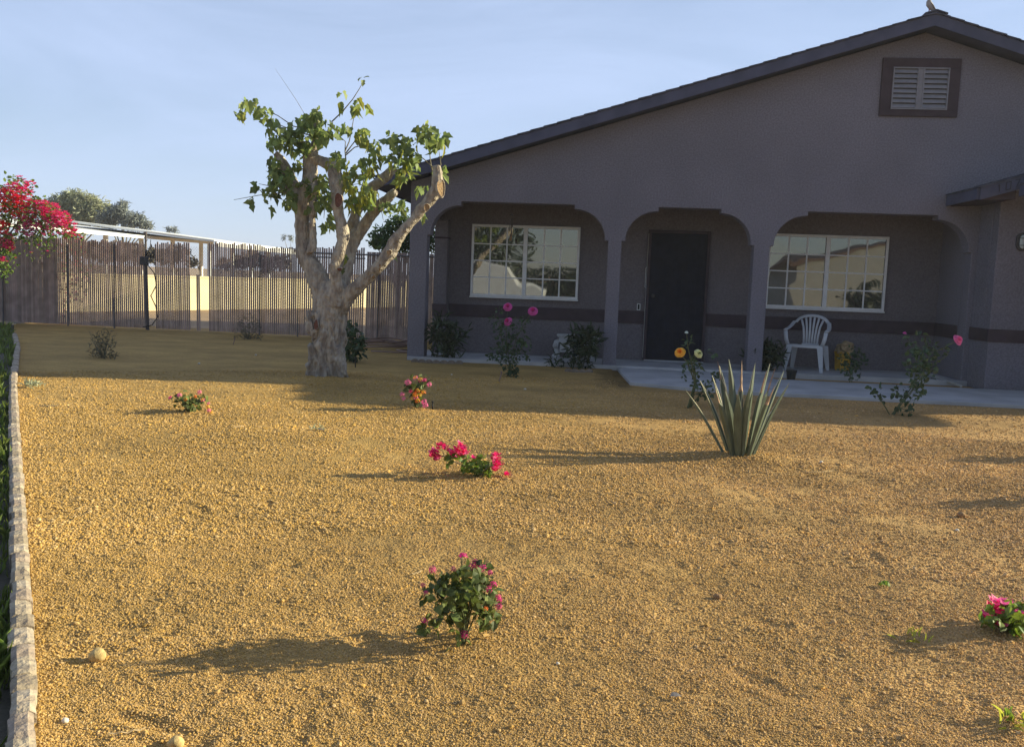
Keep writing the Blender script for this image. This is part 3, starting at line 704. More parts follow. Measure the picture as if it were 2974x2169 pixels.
limb(b, [(552, 1640, 102), (552, 1592, 95), (560, 1500, 84), (565, 1400, 80), (575, 1300, 82), (585, 1220, 86), (590, 1150, 78), (590, 1105, 50)], 22)
for (x, y, r) in ((478, 1595, 30), (620, 1600, 30), (655, 1585, 24), (520, 1612, 28), (450, 1585, 20)):
    limb(b, [(550+(x-550)*0.55, 1450, 30, -0.1), (550+(x-550)*0.78, 1540, 27, -0.12), (550+(x-550)*0.92, y, r*0.85, -0.13), (550+(x-550)*0.98, y+25, r*0.7, -0.14)], 10)
limb(b, [(560, 1260, 74), (530, 1150, 60, .02), (490, 1050, 54, .04), (440, 970, 47, .05), (428, 860, 40, .05), (425, 750, 42, .05), (410, 690, 44, .05)])      # left
limb(b, [(425, 780, 36, .05), (440, 680, 40, .02), (462, 580, 38, 0), (466, 500, 38, 0), (468, 438, 42, 0)])
limb(b, [(478, 960, 26, -.06), (482, 860, 20, -.08), (480, 760, 20, -.08), (492, 620, 20, -.06), (486, 520, 22, -.03)])
limb(b, [(425, 740, 38, .05), (385, 640, 42, .05), (360, 575, 38, .05), (325, 490, 27, 0), (285, 435, 16, -.05)])
limb(b, [(395, 640, 44, .1), (345, 600, 44, .12), (312, 560, 36, .12), (300, 515, 24, .12)])
limb(b, [(600, 1230, 50, -.10), (608, 1150, 38, -.14), (604, 1080, 29, -.18), (598, 1020, 30, -.2), (620, 960, 31, -.2), (640, 900, 30, -.2), (636, 845, 33, -.2), (618, 760, 29, -.2), (608, 690, 34, -.2), (604, 620, 36, -.18), (596, 550, 38, -.15), (590, 500, 32, -.1)])
limb(b, [(596, 540, 30, -.12), (560, 500, 28, -.08), (520, 478, 26, -.03), (480, 470, 24, 0)])
limb(b, [(470, 450, 30, 0), (500, 380, 22, 0), (505, 300, 20, 0), (500, 235, 16, 0), (502, 208, 10, 0)])
limb(b, [(600, 1200, 50, .1), (650, 1060, 40, .22), (668, 980, 38, .3), (700, 890, 35, .35), (742, 828, 33, .35), (800, 745, 30, .3), (862, 685, 27, .25), (915, 640, 22, .2)])
limb(b, [(680, 930, 32, .35), (690, 820, 30, .42), (720, 720, 30, .5), (770, 640, 30, .55), (830, 590, 28, .55), (880, 545, 28, .55), (905, 510, 22, .5)])
limb(b, [(620, 1250, 52, -.02), (670, 1180, 42, -.06), (740, 1115, 36, -.1), (790, 1065, 34, -.14), (840, 1015, 33, -.18), (885, 955, 36, -.2), (912, 905, 34, -.22), (945, 860, 28, -.25), (1000, 795, 26, -.28), (1060, 720, 28, -.3), (1108, 662, 31, -.32), (1132, 620, 32, -.34), (1132, 560, 27, -.34), (1128, 505, 20, -.34)])
limb(b, [(470, 1260, 20, -.1), (462, 1310, 22, -.13), (468, 1365, 22, -.14), (500, 1395, 18, -.12)])
limb(b, [(500, 1270, 22, -.13), (524, 1320, 26, -.15), (515, 1390, 24, -.13)])
trunk = b.build('trunk', bark, tree)
rm = trunk.modifiers.new('r', 'REMESH'); rm.mode = 'VOXEL'; rm.voxel_size = 0.013; rm.adaptivity = 0
bpy.context.view_layer.update()
dg = bpy.context.evaluated_depsgraph_get()
me = bpy.data.meshes.new_from_object(trunk.evaluated_get(dg)); trunk.modifiers.clear(); trunk.data = me
n = len(me.vertices); co = np.empty(n*3); me.vertices.foreach_get('co', co); co = co.reshape(-1, 3)
no = np.empty(n*3); me.vertices.foreach_get('normal', no); no = no.reshape(-1, 3)
for it in range(3):
    e = np.empty(len(me.edges)*2, int); me.edges.foreach_get('vertices', e); e = e.reshape(-1, 2)
    acc = np.zeros_like(co); cnt = np.zeros(n)
    np.add.at(acc, e[:, 0], co[e[:, 1]]); np.add.at(acc, e[:, 1], co[e[:, 0]]); np.add.at(cnt, e[:, 0], 1); np.add.at(cnt, e[:, 1], 1)
    co = co*0.4+0.6*acc/cnt[:, None]
th = np.arctan2(co[:, 1]+0.0, co[:, 0]); z = co[:, 2]
low = np.clip((1.05-z)/0.5, 0, 1)
warp = 0.25*vnoise(z*1.0, th*0.3, 0.16, 12)
ridge = np.abs(vnoise(th*2.2+warp*2.2, z*0.55, 0.34, 13)); fine = np.abs(vnoise(co[:, 0]*1.3+co[:, 1]+warp*0.2, z*0.4, 0.035, 14))
disp = low*(0.060*(ridge-0.35)+0.034*(fine-0.4)) + 0.010*vnoise(co[:, 0]+co[:, 1], z, 0.085, 15) + 0.0050*vnoise(co[:, 0]-co[:, 1]+z*0.2, z, 0.03, 16)
co = co+no*disp[:, None]
me.vertices.foreach_set('co', co.ravel()); me.polygons.foreach_set('use_smooth', np.ones(len(me.polygons), bool)); me.update()
me.materials.clear(); me.materials.append(bark)

def cut_face(x, y, dy, rw_, rh, nrm, m):
    b = MB(TO); c = tpt(x, y, dy); nn = np.array(nrm, float); nn /= np.linalg.norm(nn)
    u = np.cross(np.array([0, 0, 1.]), nn); u /= np.linalg.norm(u); w = np.cross(nn, u)
    def ringp(k, off, j): return c+nn*off+(k*rw_*math.cos(j)*u+k*rh*math.sin(j)*w)*(1+0.08*math.sin(3*j+x))
    N_ = 22; rings = []
    for (k, off) in ((1.12, -0.02), (1.12, 0.006), (0.98, 0.014), (0.9, 0.006), (0.0, 0.002)):
        rings.append([b.vert(ringp(k, off, 2*PI*j/N_)) for j in range(N_)])
    for k in range(4):
        for j in range(N_): b.face((rings[k][j], rings[k][(j+1) % N_], rings[k+1][(j+1) % N_], rings[k+1][j]), 0 if k < 2 else 1)
    b.build('pruning_cut', [bark, m], tree, smooth=False)
cut_face(1149, 622, -0.40, 0.055, 0.105, (0.62, -0.75, 0.15), cutwood)
cut_face(617, 686, -0.285, 0.048, 0.090, (0.15, -1, 0.1), cutwood_red)
cut_face(470, 952, -0.10, 0.030, 0.034, (0.2, -1, 0.1), cutwood_red)
cut_face(1075, 722, -0.375, 0.035, 0.045, (0.5, -0.9, -0.2), cutwood)
cut_face(880, 958, -0.29, 0.032, 0.036, (0.3, -0.9, -0.1), cutwood)
cut_face(796, 1085, -0.215, 0.020, 0.024, (0.5, -0.8, -0.3), cutwood)
cut_face(830, 1035, -0.245, 0.012, 0.05, (0.5, -0.9, -0.3), cutwood)
cut_face(500, 1335, -0.25, 0.028, 0.062, (0.0, -1, 0.05), cutwood_red)
cut_face(622, 1045, -0.265, 0.028, 0.022, (0.1, -1, -0.3), cutwood_red)

tw = MB(TO); lv = Leaves('lobed', TO)
def twig(pts, r0=0.008, dy=0.0):
    P = [tpt(x, y, dy+random.uniform(-.03, .03)) for x, y in pts]
    tw.tube(P, list(np.linspace(r0, r0*0.35, len(P))), 6)
    return P
for pts in ([(500, 330), (380, 300), (300, 245), (230, 215), (140, 180)], [(520, 360), (400, 330), (300, 290), (220, 250), (130, 215)], [(450, 380), (360, 390), (290, 400), (255, 410)],
            [(580, 278), (640, 220), (690, 160), (722, 110), (745, 70)], [(650, 430), (672, 380), (690, 290), (700, 230)], [(655, 480), (650, 430), (652, 380), (620, 350)],
            [(655, 450), (700, 410), (780, 390), (880, 385)], [(655, 440), (700, 380), (740, 340)], [(900, 640), (960, 560), (1000, 500)], [(1110, 560), (1095, 480), (1090, 400), (1080, 320)],
            [(1115, 520), (1060, 470), (1000, 440), (950, 420)], [(1125, 560), (1150, 500), (1140, 430)], [(640, 620), (700, 640), (760, 650)], [(620, 580), (700, 560), (780, 540)],
            [(880, 560), (900, 470), (930, 380)], [(590, 650), (545, 700), (540, 780)], [(480, 760), (500, 700), (520, 640)], [(370, 640), (290, 650), (200, 660), (70, 684)],
            [(330, 620), (250, 610), (200, 600)], [(620, 640), (660, 610), (720, 600)], [(720, 600), (820, 640), (850, 790)], [(455, 265), (400, 170), (340, 80), (285, 0)]):
    twig(pts, 0.009 if pts[0] != (455, 265) else 0.003, -0.05 if pts[0][1] < 1200 else 0)
CL = [(150, 205, 62, 20), (95, 245, 26, 8), (225, 240, 45, 16), (285, 300, 50, 22), (330, 375, 60, 34), (285, 385, 40, 14), (400, 300, 48, 22), (480, 270, 42, 26), (505, 225, 22, 12), (560, 320, 55, 34), (500, 345, 60, 40), (390, 410, 50, 24),
      (440, 415, 34, 16), (650, 322, 36, 14), (745, 350, 45, 22), (790, 405, 38, 16), (742, 55, 18, 4), (632, 130, 16, 3), (620, 182, 18, 4), (722, 170, 16, 5), (705, 218, 30, 12), (758, 205, 14, 3),
      (600, 480, 46, 24), (655, 520, 48, 26), (700, 590, 58, 40), (765, 650, 45, 26), (740, 700, 45, 26), (640, 590, 38, 18), (540, 600, 44, 24), (550, 690, 48, 30), (560, 800, 42, 20), (480, 640, 32, 14), (490, 720, 30, 12),
      (750, 500, 34, 14), (795, 540, 30, 12), (850, 470, 26, 8), (940, 395, 55, 32), (900, 375, 32, 12), (1000, 410, 48, 24), (1080, 350, 55, 34), (1135, 390, 50, 30), (950, 480, 60, 40), (1020, 490, 46, 22),
      (960, 565, 46, 24), (1055, 625, 24, 8), (1165, 535, 28, 9), (870, 730, 34, 14), (940, 715, 34, 16), (1050, 770, 20, 6), (893, 992, 9, 2), (205, 620, 32, 9), (250, 660, 38, 14), (325, 620, 60, 44), (290, 500, 36, 20),
      (160, 690, 22, 6), (262, 738, 12, 3), (370, 690, 42, 26), (300, 565, 50, 34), (440, 600, 30, 10), (655, 985, 14, 3), (625, 1047, 10, 2), (345, 560, 40, 20), (420, 500, 34, 10), (800, 470, 30, 10), (680, 700, 34, 14)]
for (x, y, r, n_) in CL:
    for k in range(int(n_*0.98)):
        a = random.uniform(0, 2*PI); q_ = r*math.sqrt(random.random())
        yel = (560 < x < 800 and random.random() < 0.26) or random.random() < 0.05
        p = tpt(x+q_*math.cos(a), y+q_*math.sin(a)*0.9-6, random.gauss(-0.08, max(0.07, r*0.0028)))
        if y < 620 and x > 880: p[1] -= 0.12
        d = np.array([random.gauss(0, 0.75), random.gauss(-0.2, 0.6), -0.75+random.gauss(0, 0.35)])
        nrm = rdir(0.5); s = random.uniform(0.066, 0.140)*(1.15 if random.random() < 0.3 else 1)
        if yel: d = np.array([random.gauss(0, 0.25), random.gauss(0, 0.25), -1.]); 
        lv.add(p, d, nrm, s*(1.25 if yel else 1), random.uniform(0.5, 0.95)*(0.6 if yel else 1), 1 if yel else 0)
tw.build('twigs', twig_m, tree); lv.build('crown', [leaf_tree, leaf_yel], tree)

# ------------------------------------------------------------------ generic small plants
def plant(name, base, label, cat, h, w, nst, nlv, lkind, lsz, lm, lw=0.8, sm=stem_m, group=None, lean=(0, 0), low=0.15, sr=0.005, clusters=None, droop=0.0, top_bias=1.0, yoff=0.0):
    base = np.array([base[0], base[1], gz(base[0], base[1]) if base[1] < 14 else base[2]])
    t = thing(name, tuple(base), label, cat, group)
    st = MB(tuple(base)); lf = Leaves(lkind, tuple(base)); tips = []
    for k in range(nst):
        a = 2*PI*k/nst+random.uniform(-.4, .4); q_ = w*0.5*math.sqrt(random.uniform(0.15, 1)); hh = h*random.uniform(0.65, 1.0)
        tip = base+np.array([q_*math.cos(a)+lean[0]*h, q_*math.sin(a)*0.9+lean[1]*h, hh])
        mid = base+(tip-base)*0.5+np.array([random.gauss(0, .04)*w, random.gauss(0, .04)*w, 0.05*h]); mid[:2] -= (tip-base)[:2]*0.12
        P = [base+np.array([0, 0, -0.02]), base+(mid-base)*0.5, mid, mid+(tip-mid)*0.55, tip]
        st.tube(P, [sr, sr*0.9, sr*0.75, sr*0.55, sr*0.3], 6); tips.append(tip)
        m_ = max(1, nlv//nst)
        for j in range(m_):
            u = low+(1-low)*random.random()**(1/top_bias); i = min(int(u*4), 3); f = u*4-i; p = P[i]*(1-f)+P[i+1]*f
            d = rdir(0.25-droop); off = np.array([random.gauss(0, 1), random.gauss(0, 1), random.gauss(0, 0.6)])*w*0.085
            lf.add(p+off, d, rdir(0.9), lsz*random.uniform(0.6, 1.2), lw*random.uniform(0.7, 1.2), 0)
    if clusters:
        for (cx, cz, r, m_) in clusters:
            for j in range(m_):
                p = base+np.array([cx, 0, cz])+RNG.normal(size=3)*r*np.array([.5, .5, .5]); lf.add(p, rdir(0.1-droop), rdir(0.9), lsz*random.uniform(0.6, 1.2), lw*random.uniform(0.7, 1.2), 0)
    st.build('stems', sm, t); lf.build('leaves', lm, t)
    return t, base, tips

def lantana_head(t, base, p, r, m1, m2=None, nrm=(0, 0, 1)):
    p = np.array(p, float); b = MB(tuple(base)); N_ = 20; nn = np.array(nrm, float); nn /= np.linalg.norm(nn)
    u = np.cross(nn, [0.3, 1, 0.1]); u /= np.linalg.norm(u); w_ = np.cross(nn, u)
    for k in range(N_):
        ct = 1-(k+0.5)/N_*0.95; st_ = math.sqrt(1-ct*ct); ph = k*2.39996
        d = ct*nn+st_*(math.cos(ph)*u+math.sin(ph)*w_); c = p+d*r*random.uniform(0.72, 1.15); s = r*0.32
        a1 = np.cross(d, [0.2, 0.3, 1]); a1 /= np.linalg.norm(a1); a2 = np.cross(d, a1)
        mi = 1 if (m2 and ct > 0.55) else 0; cen = b.vert(c+d*s*0.25); pt = []
        for j in range(8):
            rr_ = s*(1.0 if j % 2 == 0 else 0.55); pt.append(b.vert(c+rr_*(math.cos(j*PI/4+k)*a1+math.sin(j*PI/4+k)*a2)))
        for j in range(8): b.face((cen, pt[j], pt[(j+1) % 8]), mi)
    b.tube([p-nn*r*0.2, p-nn*r*2.2], 0.0015, 5, mi=2)
    b.build('flower_head', [m1, m2 or m1, stem_m], t)

def pxd(px, py, base, dy=0.0): return ony(px, py, base[1]+dy)

# near lantana
tb = onz(1345, 1880)
t, B, tips = plant('lantana_bush', tb, 'leafy magenta lantana bush in the foreground gravel casting a long shadow', 'flower bush', 0.26, 0.21, 9, 60, 'oval', 0.034, leaf_lant, 0.9, low=0.35, sr=0.0035, top_bias=1.6)
lf = Leaves('oval', tuple(B))
for (px, py, r, n_) in ((1290, 1720, 40, 34), (1340, 1690, 45, 40), (1370, 1740, 48, 44), (1310, 1760, 40, 36), (1400, 1700, 38, 34), (1410, 1770, 34, 28), (1280, 1690, 26, 18), (1345, 1660, 24, 14), (1420, 1800, 28, 20), (1255, 1815, 26, 14), (1240, 1730, 16, 8), (1320, 1870, 14, 5), (1362, 1880, 10, 3), (1330, 1800, 30, 14), (1390, 1650, 22, 10)):
    for k in range(int(n_*1.25)):
        a = random.uniform(0, 2*PI); q_ = r*math.sqrt(random.random())
        p = pxd(px+q_*math.cos(a), py+q_*math.sin(a), B, random.gauss(0, 0.060)); p[2] = max(p[2], 0.012)
        lf.add(p, rdir(0.0), rdir(0.9), random.uniform(0.022, 0.042), random.uniform(0.7, 1.1))
lf.build('outer_leaves', leaf_lant, t)
for (px, py, r) in ((1343, 1617, 13), (1255, 1655, 11), (1382, 1637, 13), (1402, 1650, 11), (1368, 1645, 11), (1423, 1662, 8), (1432, 1698, 11), (1418, 1712, 10), (1446, 1740, 12), (1449, 1762, 10), (1315, 1652, 8), (1232, 1805, 11), (1348, 1843, 12), (1228, 1700, 8), (1236, 1722, 8)):
    lantana_head(t, B, pxd(px, py, B, -0.05+random.uniform(-0.02, 0.03)), r*1.08*B[1]/FPX, pet_mag, None, (random.gauss(0.2, .4), random.gauss(-0.6, .3), 1))
lantana_head(t, B, pxd(1410, 1768, B, -0.06), 0.009, pet_org, None, (0.2, -0.5, 1))

def lant_small(px, py, label, h, w, heads, n_=90):
    tb = onz(px, py); t, B, tips = plant('lantana_bush', tb, label, 'flower bush', h, w, 8, n_, 'oval', 0.052, leaf_lant, 0.85, low=0.1, sr=0.004, top_bias=1.2, group='pink and yellow lantana bushes in the gravel')
    for (qx, qy, r, m1, m2) in heads: lantana_head(t, B, pxd(qx, qy, B, random.uniform(-w*0.45, -w*0.15)), r*B[1]/FPX, m1, m2, (random.gauss(0, .4), -0.7, 0.9))
lant_small(548, 1198, 'low wide lantana clump with pink and yellow blooms, left of the tree shadow', 0.15, 0.34,
           [(522, 1148, 7, pet_pink, None), (540, 1160, 7, pet_org, pet_yel), (580, 1140, 7, pet_pink, None), (567, 1152, 5, pet_org, None), (589, 1162, 7, pet_pink, pet_yel), (604, 1182, 7, pet_yel, pet_yel), (606, 1192, 7, pet_pink, None), (613, 1198, 6, pet_yel, None), (495, 1155, 6, pet_mag, None), (606, 1172, 5, pet_pink, None)], 150)
lant_small(1210, 1188, 'upright lantana clump full of pink, orange and yellow blooms beside a short black riser', 0.33, 0.26,
           [(1185, 1112, 10, pet_pink, None), (1168, 1146, 8, pet_pink, None), (1173, 1158, 7, pet_pink, None), (1194, 1137, 7, pet_red, None), (1212, 1135, 8, pet_org, pet_yel), (1205, 1145, 8, pet_yel, pet_org), (1208, 1153, 8, pet_pink, pet_org), (1198, 1157, 7, pet_yel, None), (1213, 1163, 9, pet_org, pet_yel), (1232, 1168, 9, pet_pink, None), (1236, 1178, 9, pet_pink, None), (1230, 1140, 7, pet_org, pet_yel), (1247, 1118, 8, pet_pink, None), (1222, 1104, 8, pet_mag, pet_yel), (1233, 1104, 6, pet_mag, None), (1208, 1098, 7, pet_pink, pet_yel), (1218, 1148, 7, pet_yel, None)], 190)

def bract(b, p, s, m_=0):
    for k in range(3):
        a = k*2*PI/3+random.uniform(-.3, .3); d = np.array([math.cos(a), math.sin(a)*0.8, 0.75]); d /= np.linalg.norm(d)
        sd = np.cross(d, [0, 0, 1]); sd /= np.linalg.norm(sd)+1e-9
        i = [b.vert(p), b.vert(p+s*(0.45*d+0.38*sd)), b.vert(p+s*(1.0*d)), b.vert(p+s*(0.45*d-0.38*sd)), b.vert(p+s*(0.5*d)+np.array([0, 0, -0.12*s]))]
        b.face((i[0], i[1], i[2], i[4]), m_); b.face((i[0], i[4], i[2], i[3]), m_)
def boug_small(px, py, label, leafs, blooms, arms):
    tb = onz(px, py); B = np.array([tb[0], tb[1], gz(tb[0], tb[1])])
    t = thing('bougainvillea', tuple(B), label, 'flower bush', 'young red bougainvilleas in the gravel')
    st = MB(tuple(B))
    for pts in arms:
        P = [B.copy()]+[pxd(x, y, B, dy) for x, y, dy in pts]
        for q_ in P: q_[2] = max(q_[2], 0.01)
        st.tube(P, list(np.linspace(0.006, 0.002, len(P))), 6)
    st.build('stems', twig_m, t)
    lf = Leaves('oval', tuple(B))
    for (x, y, r, n_) in leafs:
        for k in range(n_):
            a = random.uniform(0, 2*PI); q_ = r*math.sqrt(random.random()); p = pxd(x+q_*math.cos(a), y+q_*math.sin(a), B, random.gauss(0, 0.06)); p[2] = max(p[2], 0.02)
            lf.add(p, rdir(0.1), rdir(0.9), random.uniform(0.03, 0.055), random.uniform(0.8, 1.1))
    lf.build('leaves', leaf_boug, t)
    for (x, y, r, n_) in blooms:
        b = MB(tuple(B))
        for k in range(n_):
            a = random.uniform(0, 2*PI); q_ = r*math.sqrt(random.random()); p = pxd(x+q_*math.cos(a), y+q_*math.sin(a), B, random.gauss(-0.02, 0.025)); p[2] = max(p[2], 0.015)
            bract(b, p, random.uniform(0.028, 0.042), 0 if random.random() < 0.75 else 1)
        b.build('bloom', [pet_red, pet_pink], t)
boug_small(1400, 1382, 'low bougainvillea with red blooms on three arms, left of the agave',
           [(1358, 1348, 16, 16), (1340, 1330, 10, 8), (1310, 1335, 12, 8), (1380, 1345, 18, 18), (1400, 1350, 16, 18), (1390, 1362, 16, 18), (1415, 1368, 14, 12), (1350, 1365, 8, 6), (1320, 1320, 8, 4), (1300, 1320, 8, 5), (1432, 1340, 8, 5), (1422, 1375, 8, 6), (1405, 1330, 10, 6)],
           [(1262, 1320, 14, 16), (1283, 1302, 12, 12), (1270, 1332, 10, 8), (1325, 1318, 16, 18), (1340, 1298, 12, 12), (1345, 1318, 12, 10), (1310, 1312, 7, 5), (1438, 1328, 11, 12), (1445, 1348, 11, 12), (1440, 1362, 8, 7), (1375, 1332, 4, 2)],
           [[(1380, 1365, 0), (1330, 1345, .03), (1290, 1325, .02), (1262, 1320, 0)], [(1385, 1360, .02), (1360, 1335, .04), (1340, 1305, .03)], [(1410, 1362, -.02), (1430, 1350, -.03), (1440, 1335, -.03)], [(1405, 1375, -.04), (1425, 1374, -.05)]])
boug_small(2925, 1835, 'red-flowered bougainvillea at the right edge of the gravel',
           [(2890, 1790, 22, 22), (2930, 1775, 26, 26), (2960, 1800, 28, 30), (2925, 1810, 24, 24), (2870, 1800, 14, 10), (2955, 1840, 24, 20), (2985, 1780, 30, 24), (2860, 1780, 10, 6)],
           [(2896, 1753, 7, 5), (2918, 1758, 7, 4), (2880, 1774, 7, 5), (2898, 1779, 7, 4), (2870, 1795, 9, 6), (2905, 1818, 9, 6), (2950, 1784, 8, 5), (3000, 1760, 12, 7)],
           [[(2915, 1810, 0), (2890, 1780, .02), (2880, 1765, 0)], [(2935, 1800, .03), (2960, 1780, .05), (3000, 1765, .05)], [(2900, 1825, -.03), (2870, 1800, -.03)]])
pb = onz(1475, 1384)
b = MB((pb[0], pb[1], gz(pb[0], pb[1])))
for k in range(7): bract(b, np.array([pb[0]+random.uniform(-.02, .02), pb[1]+random.uniform(-.02, .02), gz(pb[0], pb[1])+random.uniform(0.005, 0.02)]), 0.03)
tag(b.build('fallen_bloom', pet_red), 'single red bloom lying on the gravel right of the low bougainvillea', 'flower')

# roses
def rose(t, base, p, r, m1, m2=None, tilt=(0, -0.7, 0.7)):
    p = np.array(p, float); b = MB(tuple(base)); nn = np.array(tilt, float); nn /= np.linalg.norm(nn)
    u = np.cross(nn, [0.3, 0.2, 1]); u /= np.linalg.norm(u); w_ = np.cross(nn, u)
    for ring, (cnt, rad, hgt, op) in enumerate(((3, 0.25, 0.62, 0.25), (5, 0.45, 0.60, 0.42), (6, 0.72, 0.45, 0.75), (7, 0.98, 0.15, 1.0))):
        for k in range(cnt):
            a = 2*PI*(k+0.37*ring)/cnt; wd = 2*PI/cnt*0.72; G = []
            for iu in range(4):
                row = []
                for iv in range(5):
                    aa = a+(iv-2)/2*wd*(0.5+0.5*min(1, iu/1.5)); rr_ = rad*(0.25+0.75*(iu/3)**0.8)*(1+0.06*random.uniform(-1, 1)); zz = hgt*math.sin(iu/3*PI/2*1.1)-0.28*op*(iu/3)**2*(1 if ring > 1 else .3)
                    row.append(b.vert(p+r*(rr_*(math.cos(aa)*u+math.sin(aa)*w_)+(zz-0.25)*nn)))
                G.append(row)
            mi = 1 if (m2 and ring < 2) else 0
            for iu in range(3):
                for iv in range(4): b.face((G[iu][iv], G[iu][iv+1], G[iu+1][iv+1], G[iu+1][iv]), mi)
    b.build('rose_bloom', [m1, m2 or m1], t, smooth=True)

def shrub_px(name, px, py, label, cat, lm, lkind, lsz, stems, blobs, group=None, lw=0.8, sr=0.007, z=0.0, dsp=0.12, sm=stem_m, droop=0.0, upb=0.9):
    tb = onz(px, py, z); zz = gz(tb[0], tb[1]) if z == 0 else z
    B = np.array([tb[0], tb[1], zz]); t = thing(name, tuple(B), label, cat, group); st = MB(tuple(B)); lf = Leaves(lkind, tuple(B))
    for pts in stems:
        P = [B+np.array([random.uniform(-.02, .02), random.uniform(-.02, .02), -0.02])]+[pxd(q_[0], q_[1], B, q_[2] if len(q_) > 2 else random.uniform(-dsp, dsp)*0.5) for q_ in pts]
        st.tube(P, list(np.linspace(sr, sr*0.35, len(P))), 6)
    for (x, y, r, n_) in blobs:
        for k in range(n_):
            a = random.uniform(0, 2*PI); q_ = r*math.sqrt(random.random()); p = pxd(x+q_*math.cos(a), y+q_*math.sin(a), B, random.gauss(0, dsp*0.6)); p[2] = max(p[2], 0.03)
            lf.add(p, rdir(0.15-droop), rdir(upb), lsz*random.uniform(0.6, 1.2), lw*random.uniform(0.75, 1.15))
    st.build('stems', sm, t); lf.build('leaves', lm, t)
    return t, B
t, B = shrub_px('rose_bush', 1482, 1092, 'tall rose bush with three magenta-pink blooms in front of the left window', 'rose bush', leaf_rose, 'oval', 0.055,
    [[(1478, 1040), (1470, 980), (1472, 930), (1474, 895)], [(1485, 1040), (1500, 980), (1530, 930), (1545, 905)], [(1480, 1050), (1460, 1000), (1450, 940), (1465, 925)], [(1488, 1060), (1515, 1010), (1530, 990)], [(1475, 1060), (1445, 1030), (1425, 1040)]],
    [(1478, 1000, 42, 90), (1500, 1020, 40, 70), (1450, 1025, 28, 40), (1525, 1000, 22, 30), (1480, 1040, 35, 50), (1480, 1078, 20, 40), (1495, 1082, 18, 24), (1450, 950, 24, 28), (1505, 945, 26, 34), (1530, 930, 14, 14), (1435, 925, 14, 12), (1455, 905, 14, 12), (1480, 960, 26, 20), (1430, 1038, 14, 14), (1470, 970, 30, 24)])
for (x, y, r) in ((1474, 889, 14), (1547, 901, 15), (1473, 932, 14)): rose(t, B, pxd(x, y, B, -0.08), r*1.0*B[1]/FPX, pet_rose, pet_mag, (random.gauss(0.1, .3), -0.8, 0.5))
t, B = shrub_px('rose_bush', 2000, 1185, 'rose bush with one yellow-orange and one cream bloom, behind the agave', 'rose bush', leaf_rose, 'oval', 0.055,
    [[(2020, 1120), (2010, 1060), (1998, 1010), (1994, 968)], [(2022, 1110), (2015, 1050), (2025, 1022)], [(2018, 1110), (1995, 1050), (1976, 1028)], [(2030, 1150), (2055, 1120), (2072, 1100)], [(2010, 1150), (2050, 1130)]],
    [(2015, 1045, 26, 22), (2005, 1070, 26, 26), (2025, 1065, 22, 18), (1995, 1005, 9, 5), (2005, 990, 8, 5), (1990, 985, 9, 3), (2025, 1105, 20, 10), (2040, 1140, 24, 22), (2060, 1130, 22, 20), (2075, 1098, 14, 14), (2025, 1125, 18, 12), (2060, 1028, 14, 6), (1990, 1095, 10, 5)], sr=0.010)
rose(t, B, pxd(1974, 1021, B, -0.06), 0.062, pet_yel, mat('petal_deep', (0.85, 0.30, 0.02), 0.6, trans=0.2), (-0.3, -0.8, 0.5)); rose(t, B, pxd(2031, 1025, B, -0.05), 0.054, pet_cream, None, (0.4, -0.8, 0.5))
rose(t, B, pxd(1994, 964, B, -0.02), 0.022, pet_white, None, (0, -0.4, 1))
t, B = shrub_px('rose_bush', 2590, 1203, 'sprawling rose bush with one pink bloom over the walkway', 'rose bush', leaf_rose, 'oval', 0.060,
    [[(2600, 1190, 0), (2640, 1150, .1), (2680, 1090, .3), (2700, 1030, .4), (2760, 1000, .4), (2784, 988, .4)], [(2570, 1180), (2550, 1150), (2540, 1130)], [(2600, 1190, 0), (2630, 1180, .1), (2660, 1140, .2)], [(2650, 1130, .2), (2665, 1060, .3), (2650, 1010, .35), (2628, 972, .35)], [(2610, 1185, 0), (2640, 1190, 0), (2642, 1200, 0)], [(2680, 1080, .3), (2740, 1040, .35), (2755, 1030, .4)]],
    [(2660, 1050, 34, 50), (2690, 1040, 34, 50), (2670, 1090, 34, 50), (2700, 1080, 24, 26), (2650, 1010, 20, 16), (2700, 1010, 22, 18), (2660, 1130, 26, 34), (2620, 1140, 24, 24), (2545, 1135, 22, 22), (2560, 1150, 16, 10), (2640, 1165, 22, 18), (2645, 1195, 14, 12), (2628, 985, 10, 5), (2745, 1010, 12, 7), (2756, 1028, 10, 6), (2610, 1195, 14, 6), (2680, 1130, 20, 14), (2675, 985, 16, 8)], dsp=0.22)
rose(t, B, pxd(2786, 985, B, 0.38), 0.068, pet_pink, None, (0.55, -0.7, 0.5)); rose(t, B, pxd(2628, 966, B, 0.3), 0.022, pet_rose, None, (0, -0.4, 1))
t, B = shrub_px('rose_bush', 2470, 1112, 'small round rose bush in the dirt strip beside the yellow bin', 'rose bush', leaf_rose, 'oval', 0.052,
    [[(2470, 1080), (2455, 1050)], [(2475, 1080), (2490, 1040), (2495, 1015)], [(2470, 1090), (2500, 1060)], [(2468, 1090), (2450, 1070)]],
    [(2470, 1050, 32, 80), (2490, 1040, 26, 50), (2455, 1070, 22, 36), (2480, 1080, 24, 36), (2510, 1050, 12, 12), (2500, 1025, 12, 10), (2475, 1020, 14, 10)])
for (px, py, lab) in ((3180, 1335, 'leafy rose bush standing just outside the right edge of the yard view, nearer the walkway'), (3150, 1455, 'leafy rose bush just outside the right edge, nearer the camera')):
    shrub_px('rose_bush', px, py, lab, 'rose bush', leaf_rose, 'oval', 0.055, [[(px-10, py-60), (px-20, py-120)], [(px+10, py-60), (px+30, py-130)], [(px, py-50), (px+5, py-110)]],
        [(px-10, py-90, 34, 60), (px+20, py-110, 32, 60), (px, py-60, 30, 50), (px+35, py-70, 20, 24)])
